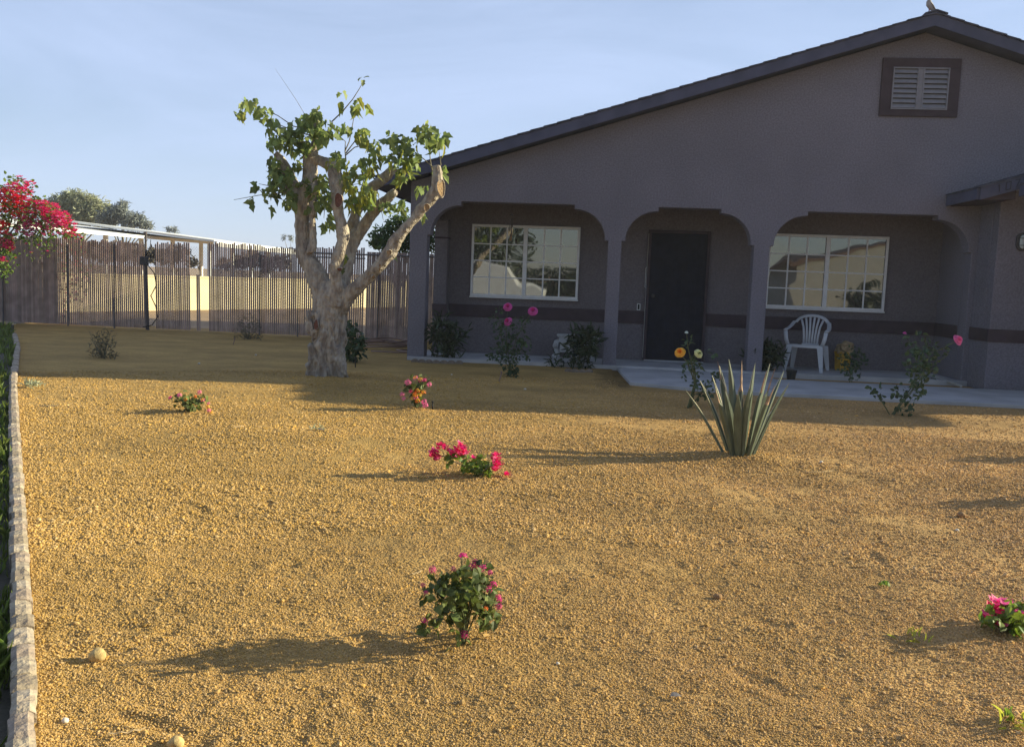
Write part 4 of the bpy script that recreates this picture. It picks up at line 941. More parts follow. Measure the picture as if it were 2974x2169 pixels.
# oleander-like bushes by the porch columns
for (px, py, lab, st_, bl) in (
    (1290, 1047, 'dark narrow-leaved bush beside the leftmost porch column', [[(1280, 1000), (1270, 940)], [(1290, 1000), (1300, 930)], [(1300, 1010), (1330, 985), (1355, 970)], [(1275, 1010), (1250, 950)], [(1335, 1040), (1338, 1000)], [(1295, 1010), (1310, 950)]],
     [(1290, 970, 36, 170), (1275, 1000, 30, 120), (1305, 1000, 30, 110), (1290, 1030, 28, 100), (1255, 960, 18, 36), (1325, 985, 16, 34), (1350, 968, 14, 18), (1315, 955, 16, 34), (1285, 935, 18, 40), (1338, 1010, 6, 8), (1332, 1045, 8, 8), (1252, 1045, 7, 6)]),
    (1690, 1070, 'dark narrow-leaved bush hiding the white pedestal, by the second column', [[(1680, 1020), (1670, 980)], [(1690, 1020), (1700, 970)], [(1700, 1030), (1720, 980), (1735, 970)], [(1670, 1050), (1640, 1055), (1600, 1042)], [(1680, 1030), (1655, 1010)], [(1700, 1040), (1725, 1020)]],
     [(1690, 990, 34, 150), (1670, 1010, 28, 100), (1710, 1010, 30, 120), (1690, 1045, 32, 130), (1725, 985, 18, 44), (1715, 965, 16, 30), (1675, 975, 18, 40), (1645, 1052, 16, 18), (1605, 1045, 14, 18), (1620, 1060, 14, 10), (1730, 1020, 12, 18)]),
    (2225, 1085, 'dark narrow-leaved bush at the foot of the third column, behind the agave', [[(2210, 1040), (2195, 1010)], [(2225, 1040), (2235, 1005)], [(2230, 1050), (2260, 1020)], [(2215, 1050), (2185, 1030)]],
     [(2200, 1030, 30, 100), (2225, 1040, 34, 130), (2250, 1030, 24, 60), (2215, 1065, 32, 110), (2190, 1010, 14, 24), (2240, 1010, 18, 34), (2265, 1050, 14, 26)])):
    bl = [(x, y-3, r*1.08, int(n_*0.62)) for x, y, r, n_ in bl]
    shrub_px('oleander_bush', px, py, lab, 'bush', leaf_dark, 'narrow', 0.165, st_, bl, 'narrow-leaved bushes by the porch columns', lw=0.15, sr=0.008, dsp=0.18, droop=-0.05, upb=0.4)

# dry weeds in the shaded back of the yard
for (px, py, lab, r, nm) in ((300, 1038, 'wispy grey-green weed nearest the curb, in front of the slatted fence', 55, 'wispy_weed'), (722, 985, 'faint wispy weed against the fence, left of the tree', 50, 'wispy_weed')):
    shrub_px(nm, px, py, lab, 'weed', mat('weed_leaf', (0.13, 0.12, 0.075), 0.9, 0.2, 10, rnd=0.3), 'narrow', 0.07, [[(px+random.uniform(-r, r)*0.8, py-random.uniform(0.6, 1.5)*r, random.uniform(-.2, .2))] for k in range(26)],
             [(px, py-r*0.35, r*0.8, 130), (px, py-r*0.9, r*0.6, 90), (px+5, py-10, r*0.75, 60)], 'wispy weeds in the shaded gravel', lw=0.10, sr=0.004, dsp=0.25, sm=mat('weed_stem', (0.15, 0.13, 0.09), 0.9))
# tree suckers
shrub_px('sucker_shoots', 1032, 1050, 'green leafy shoots growing from the right side of the tree foot', 'shoots', leaf_rose, 'lobed', 0.10, [[(1020, 1000), (1015, 950)], [(1030, 1010), (1040, 970)], [(1025, 1010), (1005, 980)]],
         [(1025, 985, 34, 60), (1015, 950, 20, 30), (1040, 1010, 22, 34), (1005, 985, 18, 24), (1015, 1030, 20, 28), (1035, 1035, 16, 16)], dsp=0.16, droop=0.4)
# seedlings and tufts
for (px, py, lab, n_, s, lm_) in ((2562, 1698, 'tiny green seedling with a white tip in the gravel right of the foreground lantana', 9, 0.022, leaf_boug), (2925, 2090, 'small green seedling near the bottom right corner of the gravel', 12, 0.022, leaf_boug), (2972, 2120, 'pale dry grass tuft at the lower right edge', 16, 0.045, leaf_yel),
                                  (92, 1125, 'sparse green tuft beside the stone curb at the shadow edge', 30, 0.07, leaf_far), (2655, 1860, 'wisp of dry grass in the shadow of the right bougainvillea', 12, 0.04, leaf_yel), (918, 1252, 'flat weed tuft on the gravel below the upright lantana shadow', 14, 0.05, leaf_far), (1255, 1825, 'thin green grass tuft left of the foreground lantana', 10, 0.03, leaf_boug)):
    tb = onz(px, py); B = (tb[0], tb[1], gz(tb[0], tb[1])); lf = Leaves('narrow' if s > 0.024 else 'oval', B)
    for k in range(n_): lf.add(np.array(B)+np.array([random.gauss(0, s*0.6), random.gauss(0, s*0.6), 0.004+random.random()*s*0.5]), rdir(0.9), rdir(0.2), s*random.uniform(0.7, 1.3), 0.2 if s > 0.024 else 0.9)
    o = lf.build('seedling' if s < 0.03 else 'grass_tuft', lm_); tag(o, lab, 'seedling' if s < 0.03 else 'grass tuft')

# ------------------------------------------------------------------ agave
def agave():
    tb = onz(2140, 1330); B = np.array([tb[0], tb[1], gz(tb[0], tb[1])-0.01]); t = thing('agave', tuple(B), 'spiky grey-green agave with pale leaf edges and brown dried tips', 'agave')
    zx = lambda x, y: (1900+x*0.24213, 1000+y*0.24213)
    T = [(365, 535, .15, 46), (550, 435, .30, 60), (665, 430, -.10, 56), (695, 372, .35, 60), (760, 205, .10, 74), (782, 255, .32, 70), (895, 180, -.02, 78), (1000, 232, .30, 60), (1050, 192, .12, 76), (1140, 530, -.30, 84),
         (1172, 262, .35, 66), (1212, 222, .05, 92), (1285, 195, .22, 84), (1345, 322, -.10, 56), (1390, 226, .12, 70), (1450, 282, .0, 60), (1555, 320, .38, 50), (1445, 495, -.25, 70), (1620, 465, .05, 60), (1705, 615, .0, 46),
         (735, 540, -.32, 66), (1010, 600, -.34, 96), (1260, 460, -.12, 90), (850, 560, -.20, 90), (590, 700, .4, 60), (1500, 700, .42, 60), (1180, 560, -.22, 70)]
    broken = {4: .74, 7: .62, 8: .66, 13: .70, 15: .70, 17: .72, 20: .78}
    for i, (x, y, dy, wpx) in enumerate(T):
        if i in (2, 7, 10, 12, 19, 22, 24, 27): continue
        b = MB(tuple(B)); px, py = zx(x, y); tip = ony(px, py, B[1]+dy)
        bx = 1012+(x-1012)*0.27; qx, qy = zx(bx, 1368); root = ony(qx, qy, B[1]+dy*0.25); root[2] = B[2]-0.01
        mid = root*0.45+tip*0.55; mid[2] += 0.03*random.uniform(0, 1); mid[:2] += (root-tip)[:2]*0.05
        ax_ = tip-root; ax_ /= np.linalg.norm(ax_); out_ = np.array([(x-1012)/600+random.gauss(0, .18), dy*2.2-0.05, 0.35]); out_ -= ax_*np.dot(out_, ax_); out_ /= np.linalg.norm(out_)
        if random.random() < 0.0: out_ = -out_
        sdv = np.cross(ax_, out_); W = max(wpx, 62)*0.24213*B[1]/FPX*0.58; N_ = 14; rows = []; k0 = broken.get(i, 1.1)
        for k in range(N_+1):
            u = k/N_; c = (1-u)**2*root+2*u*(1-u)*mid+u*u*tip
            w_ = W*(0.62+0.75*math.sin(min(1, u*1.25)*PI/2*1.0)*0.55)*(1-max(0, (u-0.45)/0.55)**1.7)+0.0012
            if u > k0: w_ *= 0.45*random.uniform(0.7, 1.2)
            fold = 0.50*w_; th_ = 0.010*(1-u)**0.6+0.002
            e = 0.20*w_
            rows.append([b.vert(c-sdv*w_+out_*-fold), b.vert(c-sdv*(w_-e-0.002)+out_*-fold*0.82), b.vert(c+out_*0.0), b.vert(c+sdv*(w_-e-0.002)+out_*-fold*0.82), b.vert(c+sdv*w_+out_*-fold),
                         b.vert(c+sdv*w_*0.5+out_*(th_)), b.vert(c-sdv*w_*0.5+out_*(th_))])
        for k in range(N_):
            dry = k/N_ > k0-0.02
            for j in range(7):
                mi = 1 if j in (0, 3) else 0
                if dry: mi = 2
                b.face((rows[k][j], rows[k][(j+1) % 7], rows[k+1][(j+1) % 7], rows[k+1][j]), mi)
        b.face(rows[-1], 2)
        b.build('leaf', [agave_m, agave_edge, agave_dry], t, smooth=False)
agave()

# ------------------------------------------------------------------ stones, debris, risers
def stone(px, py, r, label, m=rock_m, name='stone', cat='stone'):
    tb = onz(px, py); z0 = gz(tb[0], tb[1]); bm = bmesh.new(); bmesh.ops.create_icosphere(bm, subdivisions=3, radius=r)
    sd_ = random.uniform(0, 50)
    for v in bm.verts:
        c = v.co/r; f = 1+0.16*float(vnoise(c.x+c.z*0.7+sd_, c.y-c.z*0.5, 0.8, 30))+0.07*float(vnoise(c.x*2+sd_, c.z*2+c.y, 0.8, 31)); v.co *= f; v.co.z *= 0.78
    me = bpy.data.meshes.new(name); bm.to_mesh(me); bm.free(); me.materials.append(m); me.polygons.foreach_set('use_smooth', [True]*len(me.polygons))
    o = link(name, me); o.location = (tb[0], tb[1], z0+r*0.5); tag(o, label, cat)
stone(282, 1922, 0.028, 'round tan stone beside the curb in the lower left, casting a shadow', name='stone')
stone(510, 2166, 0.022, 'tan stone half buried at the bottom edge, left of centre')
stone(190, 2096, 0.010, 'small pinkish pebble beside the curb near the bottom left', pebble_w, 'pebble', 'pebble')
stone(2385, 1347, 0.014, 'pale pebble on the gravel right of the agave', pebble_w, 'pebble', 'pebble')
stone(2780, 1540, 0.011, 'white pebble on the trodden gravel at the right', pebble_w, 'pebble', 'pebble')
stone(1525, 1130, 0.016, 'white fleck of stone in the shade below the pink rose bush', pebble_w, 'pebble', 'pebble')
stone(1312, 1086, 0.013, 'small white stone in the shaded gravel before the leftmost column', pebble_w, 'pebble', 'pebble')
stone(578, 1059, 0.016, 'white pebble in the shaded gravel left of the tree', pebble_w, 'pebble', 'pebble')
stone(743, 1032, 0.016, 'pale pebble in the shade just left of the tree trunk', pebble_w, 'pebble', 'pebble')
stone(1620, 1931, 0.007, 'tiny white pebble right of the foreground lantana', pebble_w, 'pebble', 'pebble')
stone(2085, 1732, 0.018, 'brown clod on the gravel between the foreground lantana and the seedling', mat('clod', (0.30, 0.17, 0.08), 0.9, 0.2, 30, 0.5, 60), 'dirt_clod', 'clod')
stone(2790, 1500, 0.026, 'reddish dirt clod on the gravel near the right edge', mat('clod', (0.30, 0.17, 0.08)), 'dirt_clod', 'clod')

def drystick(px, py, a, L_, label, r=0.002, bend=0.15, m=None):
    tb = onz(px, py); z0 = gz(tb[0], tb[1])+0.009; b = MB((tb[0], tb[1], z0)); P = []
    for u in np.linspace(-0.5, 0.5, 7): P.append((tb[0]+L_*u*math.cos(a)-bend*L_*math.sin(a)*(u*u*2), tb[1]+L_*u*math.sin(a)+bend*L_*math.cos(a)*u*u*2, z0+0.006*abs(math.sin(u*9))))
    b.tube(P, r, 5); tag(b.build('dry_stick', m or mat('straw', (0.62, 0.45, 0.25), 0.8)), label, 'stick')
drystick(2380, 1372, 0.35, 0.26, 'thin straw stalk on the gravel right of the agave', 0.0025)
drystick(370, 2140, 0.5, 0.10, 'thin straw stalk on the gravel at the bottom left')
drystick(695, 1247, 0.9, 0.10, 'pale straw on the gravel between the two lantana clumps', 0.003)
drystick(140, 1183, 0.4, 0.16, 'dark twig on the gravel near the curb, upper left', 0.005, m=twig_m)
drystick(1212, 1672, 1.0, 0.06, 'short straw standing off the gravel left of the foreground lantana')

def dleaf(px, py, s, a, label, m):
    tb = onz(px, py); z0 = gz(tb[0], tb[1])+0.012; lf = Leaves('oval', (tb[0], tb[1], z0)); lf.add((tb[0], tb[1], z0), (math.cos(a), math.sin(a), 0.25), (0.2, -0.1, 1), s, 0.7)
    tag(lf.build('dry_leaf', m), label, 'leaf')
straw_leaf = mat('dry_leaf', (0.50, 0.32, 0.12), 0.8, 0.2, 20, trans=0.2); grey_leaf = mat('grey_leaf', (0.16, 0.14, 0.14), 0.8, 0.2, 20)
dleaf(1405, 1868, 0.035, 0.9, 'curled tan leaf on the gravel just right of the foreground lantana', straw_leaf)
dleaf(1945, 2030, 0.040, 0.2, 'grey-blue dry leaf on the gravel at the bottom centre', grey_leaf)
dleaf(150, 1415, 0.05, 0.5, 'pale leaf on the gravel beside the curb, middle left', straw_leaf)
dleaf(920, 1253, 0.06, 0.1, 'brown leaf lying flat between the lantana clumps', grey_leaf)

def riser(px, py, h, label, m=black_plastic, lean=0.0):
    tb = onz(px, py); z0 = gz(tb[0], tb[1]); t = thing('sprinkler_riser', (tb[0], tb[1], z0), label, 'sprinkler', 'irrigation risers in the yard')
    b = MB(); b.tube([(0, 0, -0.02), (lean*h, 0, h*0.8)], 0.0075, 10); b.build('pipe', m, t, smooth=True)
    b = MB(); b.tube([(lean*h, 0, h*0.8), (lean*h, 0, h*0.84), (lean*h, 0, h*0.97), (lean*h, 0, h)], [0.0075, 0.014, 0.014, 0.008], 10); b.build('nozzle', m, t)
riser(1256, 1190, 0.085, 'short black sprinkler riser right of the upright lantana')
riser(1448, 1106, 0.14, 'thin brown riser stake left of the pink rose bush foot', hose_m, 0.25)
riser(1032, 1066, 0.15, 'dark riser below the leafy shoots at the tree foot')
riser(676, 1002, 0.12, 'thin leaning stake in the shade left of the tree', hose_m, 0.3)

# ------------------------------------------------------------------ curb of split stones
def curb():
    t = thing('stone_curb', (-1.42, 2.08, 0), 'tan split-stone edging curb running between the gravel and the lawn', 'curb')
    y = 1.6; k = 0
    while y < 18.2 and k < 99:
        ln = random.uniform(0.10, 0.17)*(1.0 if y < 6 else 1.35); y2 = y+ln*0.82; x1 = float(curb_x(y)); x2 = float(curb_x(y2))
        d = np.array([x2-x1, y2-y]); d /= np.linalg.norm(d); nrm = np.array([d[1], -d[0]]); w = 0.036*(1+random.uniform(-.12, .12)); off = random.uniform(-0.003, 0.003)
        b = MB((-1.42, 2.08, 0)); nu, nv = 7, 4; G = {}
        top = 0.052+random.uniform(-0.003, 0.004); tl = random.uniform(-0.03, 0.03)
        for iu in range(nu+1):
            for iv in range(nv+1):
                u = iu/nu; v = iv/nv*2-1; p = np.array([x1, y])+(np.array([x2, y2])-np.array([x1, y]))*(0.008+0.984*u)+nrm*(v*w+off)
                e = 0.010*(max(0, abs(v)-0.75)/0.25)**2+0.007*(max(0, abs(u-0.5)-0.42)/0.08)**2
                jz = 0.0045*float(vnoise(p[0]*1.3+k, p[1]*1.3, 0.03, 40)); jx = 0.005*float(vnoise(p[0]+k, p[1], 0.04, 41)) if abs(v) > .9 else 0
                G[iu, iv] = b.vert((p[0]+nrm[0]*jx, p[1]+nrm[1]*jx, top-e+jz+tl*v*w))
        for iu in range(nu):
            for iv in range(nv): b.face((G[iu, iv], G[iu, iv+1], G[iu+1, iv+1], G[iu+1, iv]))
        bd = [(iu, 0) for iu in range(nu+1)]+[(nu, iv) for iv in range(1, nv+1)]+[(iu, nv) for iu in range(nu-1, -1, -1)]+[(0, iv) for iv in range(nv-1, 0, -1)]
        lo = [b.vert((b.v[G[q_]][0]+b.o[0], b.v[G[q_]][1]+b.o[1], -0.09)) for q_ in bd]
        for i in range(len(bd)):
            j = (i+1) % len(bd); b.face((G[bd[i]], G[bd[j]], lo[j], lo[i]))
        b.build('curb_stone', CURB[k % 4], t, smooth=False); y = y2+random.uniform(0.001, 0.004); k += 1
CURB = [mat('curb_stone_%s' % n_, c, 0.9, 0.2, 22, 0.7, 70, col2=c2) for n_, c, c2 in (('buff', (.45, .365, .265), (.29, .23, .175)), ('rose', (.40, .31, .24), (.27, .205, .16)), ('pale', (.50, .41, .31), (.32, .25, .19)), ('tan', (.34, .27, .19), (.22, .17, .13)))]
curb()

# lawn strip left of the curb
def lawn():
    lf = Leaves('narrow', (0, 0, 0)); n_ = 26000
    for k in range(n_):
        y = 1.9+16.0*random.random()**1.5; x = float(curb_x(y))-0.05-random.random()*(0.28+0.09*y)
        dn = 0.5+0.5*float(vnoise(x*2.2, y, 0.34, 50)); 
        if random.random() > dn*1.25-0.22-(0.15 if y > 7 else 0): continue
        z = -0.035; d = np.array([random.gauss(0, .35), random.gauss(0, .35), 1.]); lf.add((x, y, z), d, rdir(0), random.uniform(0.02, 0.075)*(1+0.05*y)*(0.5+dn), 0.10)
    o = lf.build('lawn_grass', grass_m, kind='stuff'); o['label'] = 'patchy green lawn grass left of the stone curb'; o['category'] = 'grass'
lawn()

# ------------------------------------------------------------------ porch things
def chair():
    t = thing('plastic_chair', (3.47, 14.78, 0.056), 'white plastic armchair with fan-slatted back on the porch', 'chair', rotz=math.radians(-24))
    M_ = white_plastic; W = 0.27; s = 1.04
    def seg(b, pts, w, th): b.tube([(x*s, y*s, z*s) for x, y, z in pts], w*s, 10, flat=th)
    b = MB(); n_ = 8
    G = [[b.vert(((-0.22+0.44*i/n_)*s*(1-0.06*j/6), (-0.20+0.42*j/6)*s, (0.405-0.03*j/6-0.018*math.sin(i/n_*PI)*math.sin(j/6*PI))*s)) for i in range(n_+1)] for j in range(7)]
    H = [[b.vert((b.v[v][0], b.v[v][1], b.v[v][2]-0.014)) for v in row] for row in G]
    for j in range(6):
        for i in range(n_): b.face((G[j][i], G[j][i+1], G[j+1][i+1], G[j+1][i])); b.face((H[j][i], H[j+1][i], H[j+1][i+1], H[j][i+1]))
    for i in range(n_): b.face((G[0][i], H[0][i], H[0][i+1], G[0][i+1])); b.face((G[6][i], G[6][i+1], H[6][i+1], H[6][i]))
    for j in range(6): b.face((G[j][0], G[j+1][0], H[j+1][0], H[j][0])); b.face((G[j][n_], H[j][n_], H[j+1][n_], G[j+1][n_]))
    b.box(-0.235*s, 0.235*s, -0.235*s, -0.20*s, 0.365*s, 0.412*s); b.build('seat', M_, t, bevel=0.004)
    for sx in (-1, 1):
        for (fy, ty) in ((-0.255, -0.215), (0.30, 0.20)):
            b = MB(); top = 0.40 if fy < 0 else 0.39
            x0, x1 = sx*0.275, sx*0.225; wt, wb = (0.045, 0.026)
            b.hexa([(s*(x0-wb), s*(fy-0.016), 0), (s*(x0+wb), s*(fy-0.016), 0), (s*(x0+wb), s*(fy+0.016), 0), (s*(x0-wb), s*(fy+0.016), 0),
                    (s*(x1-wt), s*(ty-0.022), s*top), (s*(x1+wt), s*(ty-0.022), s*top), (s*(x1+wt), s*(ty+0.022), s*top), (s*(x1-wt), s*(ty+0.022), s*top)])
            b.build('leg', M_, t, bevel=0.006)
        b = MB(); seg(b, [(sx*0.25, -0.215, 0.39), (sx*0.285, -0.225, 0.50), (sx*0.300, -0.215, 0.61)], 0.030, 0.45)
        b.build('arm_support', M_, t, smooth=True)
    # arm + back rim as one sweep
    b = MB(); P = [(-0.305, -0.225, 0.625), (-0.305, -0.13, 0.635), (-0.300, 0.0, 0.65), (-0.283, 0.12, 0.69), (-0.262, 0.20, 0.745)]
    for a in np.linspace(PI*0.93, PI*0.07, 11): P.append((0.245*math.cos(a), 0.235+0.03*math.sin(a), 0.715+0.135*math.sin(a)))
    P += [(-x, y, z) for x, y, z in P[4::-1]]
    seg(b, P, 0.032, 0.42); b.build('armrest_rim', M_, t, smooth=True)
    for k in range(6):
        u = (k-2.5)/2.5; b = MB(); seg(b, [(u*0.100, 0.205, 0.385), (u*0.105, 0.215, 0.52), (u*0.125, 0.232, 0.67), (u*0.165, 0.256, 0.83-0.045*u*u)], 0.0165, 0.4); b.build('back_slat', M_, t, smooth=True)
    b = MB(); seg(b, [(-0.125, 0.205, 0.40), (0.125, 0.205, 0.40)], 0.03, 0.5); b.build('back_base', M_, t)
chair()
def bin_():
    P = (4.13, 15.12, 0.056); t = thing('yellow_bin', P, 'tall yellow plastic bin standing behind the white chair', 'bin')
    b = MB(); b.lathe([(0.115, 0), (0.12, 0.01), (0.138, 0.285), (0.147, 0.29), (0.147, 0.31), (0.13, 0.31), (0.12, 0.25)], n=6, sx=1, sy=1); b.build('body', yellow_pl, t, bevel=0.01)
    b = MB(); b.tube([(-0.145, 0, 0.29), (-0.16, -0.05, 0.24), (-0.1, -0.15, 0.21), (0.05, -0.16, 0.22), (0.145, -0.05, 0.27)], 0.004, 6); b.build('handle', metal_dark, t)
    bm = bmesh.new(); bmesh.ops.create_icosphere(bm, subdivisions=4, radius=0.15)
    for v in bm.verts:
        c = v.co.copy()/0.15; f = 1+0.22*float(vnoise(c.x*1.5+c.z, c.y*1.5-c.z, 0.7, 60))+0.12*float(vnoise(c.x*3+3, c.z*3+c.y, 0.7, 61))-0.10*abs(float(vnoise(c.z*3+c.y, c.x*4, 0.6, 62)))
        v.co *= f; v.co.x += 0.05*c.z; v.co.z *= 0.85
    me = bpy.data.meshes.new('crumpled_bag'); bm.to_mesh(me); bm.free(); me.materials.append(bag_m); o = link('crumpled_bag', me); o.location = (P[0]+0.01, P[1]-0.03, P[2]+0.36)
    tag(o, 'crumpled tan bag stuffed on top of the yellow bin', 'bag')
bin_()
def pot():
    tb = onz(2297, 1104); P = (tb[0], tb[1], 0.0); t = thing('nursery_pot', P, 'small black nursery pot on the dirt strip in front of the chair', 'pot')
    b = MB(); b.lathe([(0.058, 0.0), (0.075, 0.13), (0.083, 0.13), (0.083, 0.15), (0.070, 0.15), (0.066, 0.10)], n=20); b.build('body', black_plastic, t, smooth=False)
    b = MB(); b.lathe([(0.001, 0.115), (0.067, 0.115), (0.067, 0.118), (0.001, 0.125)], n=16); b.build('soil', soil_m, t)
pot()
def pedestal():
    P = (-0.43, 15.16, 0.056); t = thing('ornate_pedestal', P, 'white cast-stone pedestal with scrolled leg, half hidden behind the dark bush', 'pedestal')
    b = MB()
    for (w, z0, z1) in ((0.155, 0.375, 0.405), (0.14, 0.355, 0.375), (0.115, 0.30, 0.355), (0.125, 0.265, 0.30)): b.box(-w, w, -w*0.8, w*0.8, z0, z1)
    b.build('cap', cast_stone, t, bevel=0.008)
    b = MB(); b.box(-0.10, 0.10, -0.07, 0.07, 0.10, 0.265); b.build('core', cast_stone, t, bevel=0.01)
    for sx in (-1, 1):
        b = MB(); b.tube([(sx*0.17, 0, 0.0), (sx*0.165, 0, 0.02), (sx*0.145, 0, 0.035), (sx*0.145, 0, 0.10), (sx*0.15, 0, 0.15), (sx*0.165, 0, 0.20), (sx*0.150, 0, 0.26), (sx*0.10, 0, 0.30)], [0.068, 0.066, 0.055, 0.050, 0.044, 0.060, 0.055, 0.035], 14)
        for k in range(3): b.tube([(sx*(0.13+0.035*k), -0.06, 0.265-0.02*k), (sx*(0.135+0.035*k), -0.075, 0.21-0.01*k), (sx*(0.14+0.02*k), -0.055, 0.16)], [0.012, 0.014, 0.005], 8)
        b.build('scroll_leg', cast_stone, t, smooth=True)
pedestal()
def urn():
    P = (-0.02, 15.18, 0.056); t = thing('white_planter', P, 'white ornamental planter mostly hidden by the dark bush, right of the pedestal', 'planter')
    b = MB(); b.lathe([(0.08, 0), (0.08, 0.03), (0.035, 0.06), (0.035, 0.12), (0.10, 0.18), (0.13, 0.28), (0.125, 0.33), (0.145, 0.35), (0.145, 0.37), (0.11, 0.37), (0.10, 0.3)], n=24); b.build('bowl', cast_stone, t, smooth=True)
urn()
def chime():
    c = ony(1485, 640, 14.85); P = (c[0], 14.85, 2.72); t = thing('wind_chime', P, 'dark wind chime hanging from the porch ceiling over the left window', 'wind chime')
    b = MB(); b.tube([(0, 0, 0), (0, 0, -0.32)], 0.002, 5); b.build('cord', metal_dark, t)
    b = MB(); b.lathe([(0.005, -0.30), (0.035, -0.32), (0.035, -0.335), (0.005, -0.335)][::-1], n=14); b.build('top_disc', metal_dark, t)
    for k in range(5):
        a = 2*PI*k/5; b = MB(); b.tube([(0.024*math.cos(a), 0.024*math.sin(a), -0.335), (0.024*math.cos(a), 0.024*math.sin(a), -0.37)], 0.001, 4); b.tube([(0.024*math.cos(a), 0.024*math.sin(a), -0.37), (0.024*math.cos(a), 0.024*math.sin(a), -0.52-0.025*k)], 0.006, 8)
        b.build('chime_tube', galv if k % 2 else metal_dark, t)
    b = MB(); b.tube([(0, 0, -0.335), (0, 0, -0.66)], 0.0012, 4); b.box(-0.018, 0.018, -0.002, 0.002, -0.74, -0.66); b.build('wind_sail', mat('sail', (0.25, 0.13, 0.06), 0.7), t)
chime()
b = MB((5.5, 14.0, 0.0)); p0 = onz(2720, 1082, 0.05); p1 = onz(2797, 1124, 0.02)
b.tube([(5.42, 15.0, 0.085), (5.48, 13.72, 0.02)], 0.019, 12); tag(b.build('loose_pipe', pvc), 'white plastic pipe lying on the dirt in the corner by the wing wall', 'pipe')
# scalloped clay edging round the porch bushes
def edging(px0, py0, px1, py1, n_, label):
    A = onz(px0, py0); C = onz(px1, py1); t = thing('scalloped_edging', tuple(A), label, 'edging', 'scalloped clay edging by the porch bushes')
    for k in range(n_):
        u = (k+0.5)/n_; c = A*(1-u)+C*u; c[1] -= 0.10*math.sin(u*PI); b = MB(tuple(A)); w = 0.49*np.linalg.norm(C-A)/n_
        pts = [(c[0]-w, -0.03), (c[0]+w, -0.03)]+[(c[0]+w*math.cos(a), 0.015+w*0.62*math.sin(a)) for a in np.linspace(0, PI, 12)]
        b.prism(pts, c[1]-0.018, c[1]+0.018); b.build('edging_piece', edging_m, t, bevel=0.004)
edging(1195, 1050, 1345, 1056, 7, 'scalloped clay edging below the bush at the leftmost column')
edging(1640, 1078, 1722, 1080, 4, 'scalloped clay edging below the bush at the second column')

# garden hose coiled by the fence
def hose():
    A = onz(1085, 1015); t = thing('garden_hose', (A[0], A[1], 0.0), 'reddish garden hose coiled on the ground between the tree and the house', 'hose'); b = MB((A[0], A[1], 0))
    P = []
    for k in range(110):
        a = k*0.22; r = 0.42-0.0012*k+0.05*math.sin(k*0.37); P.append((A[0]+r*1.5*math.cos(a), A[1]+0.5+r*math.sin(a)*1.5, 0.03+0.0012*k+0.012*math.sin(k*0.9)))
    b.tube(P, 0.014, 8); b.build('coil', hose_m, t, smooth=True)
    b = MB((A[0], A[1], 0)); b.tube([P[0], (A[0]+0.75, A[1]+0.15, 0.02), (A[0]+0.45, A[1]-0.15, 0.02), (A[0]+0.75, A[1]-0.50, 0.02), (A[0]+0.55, A[1]-0.62, 0.02), (A[0]+0.1, A[1]-0.58, 0.02)], 0.014, 8); b.build('loose_end', hose_m, t, smooth=True)
hose()

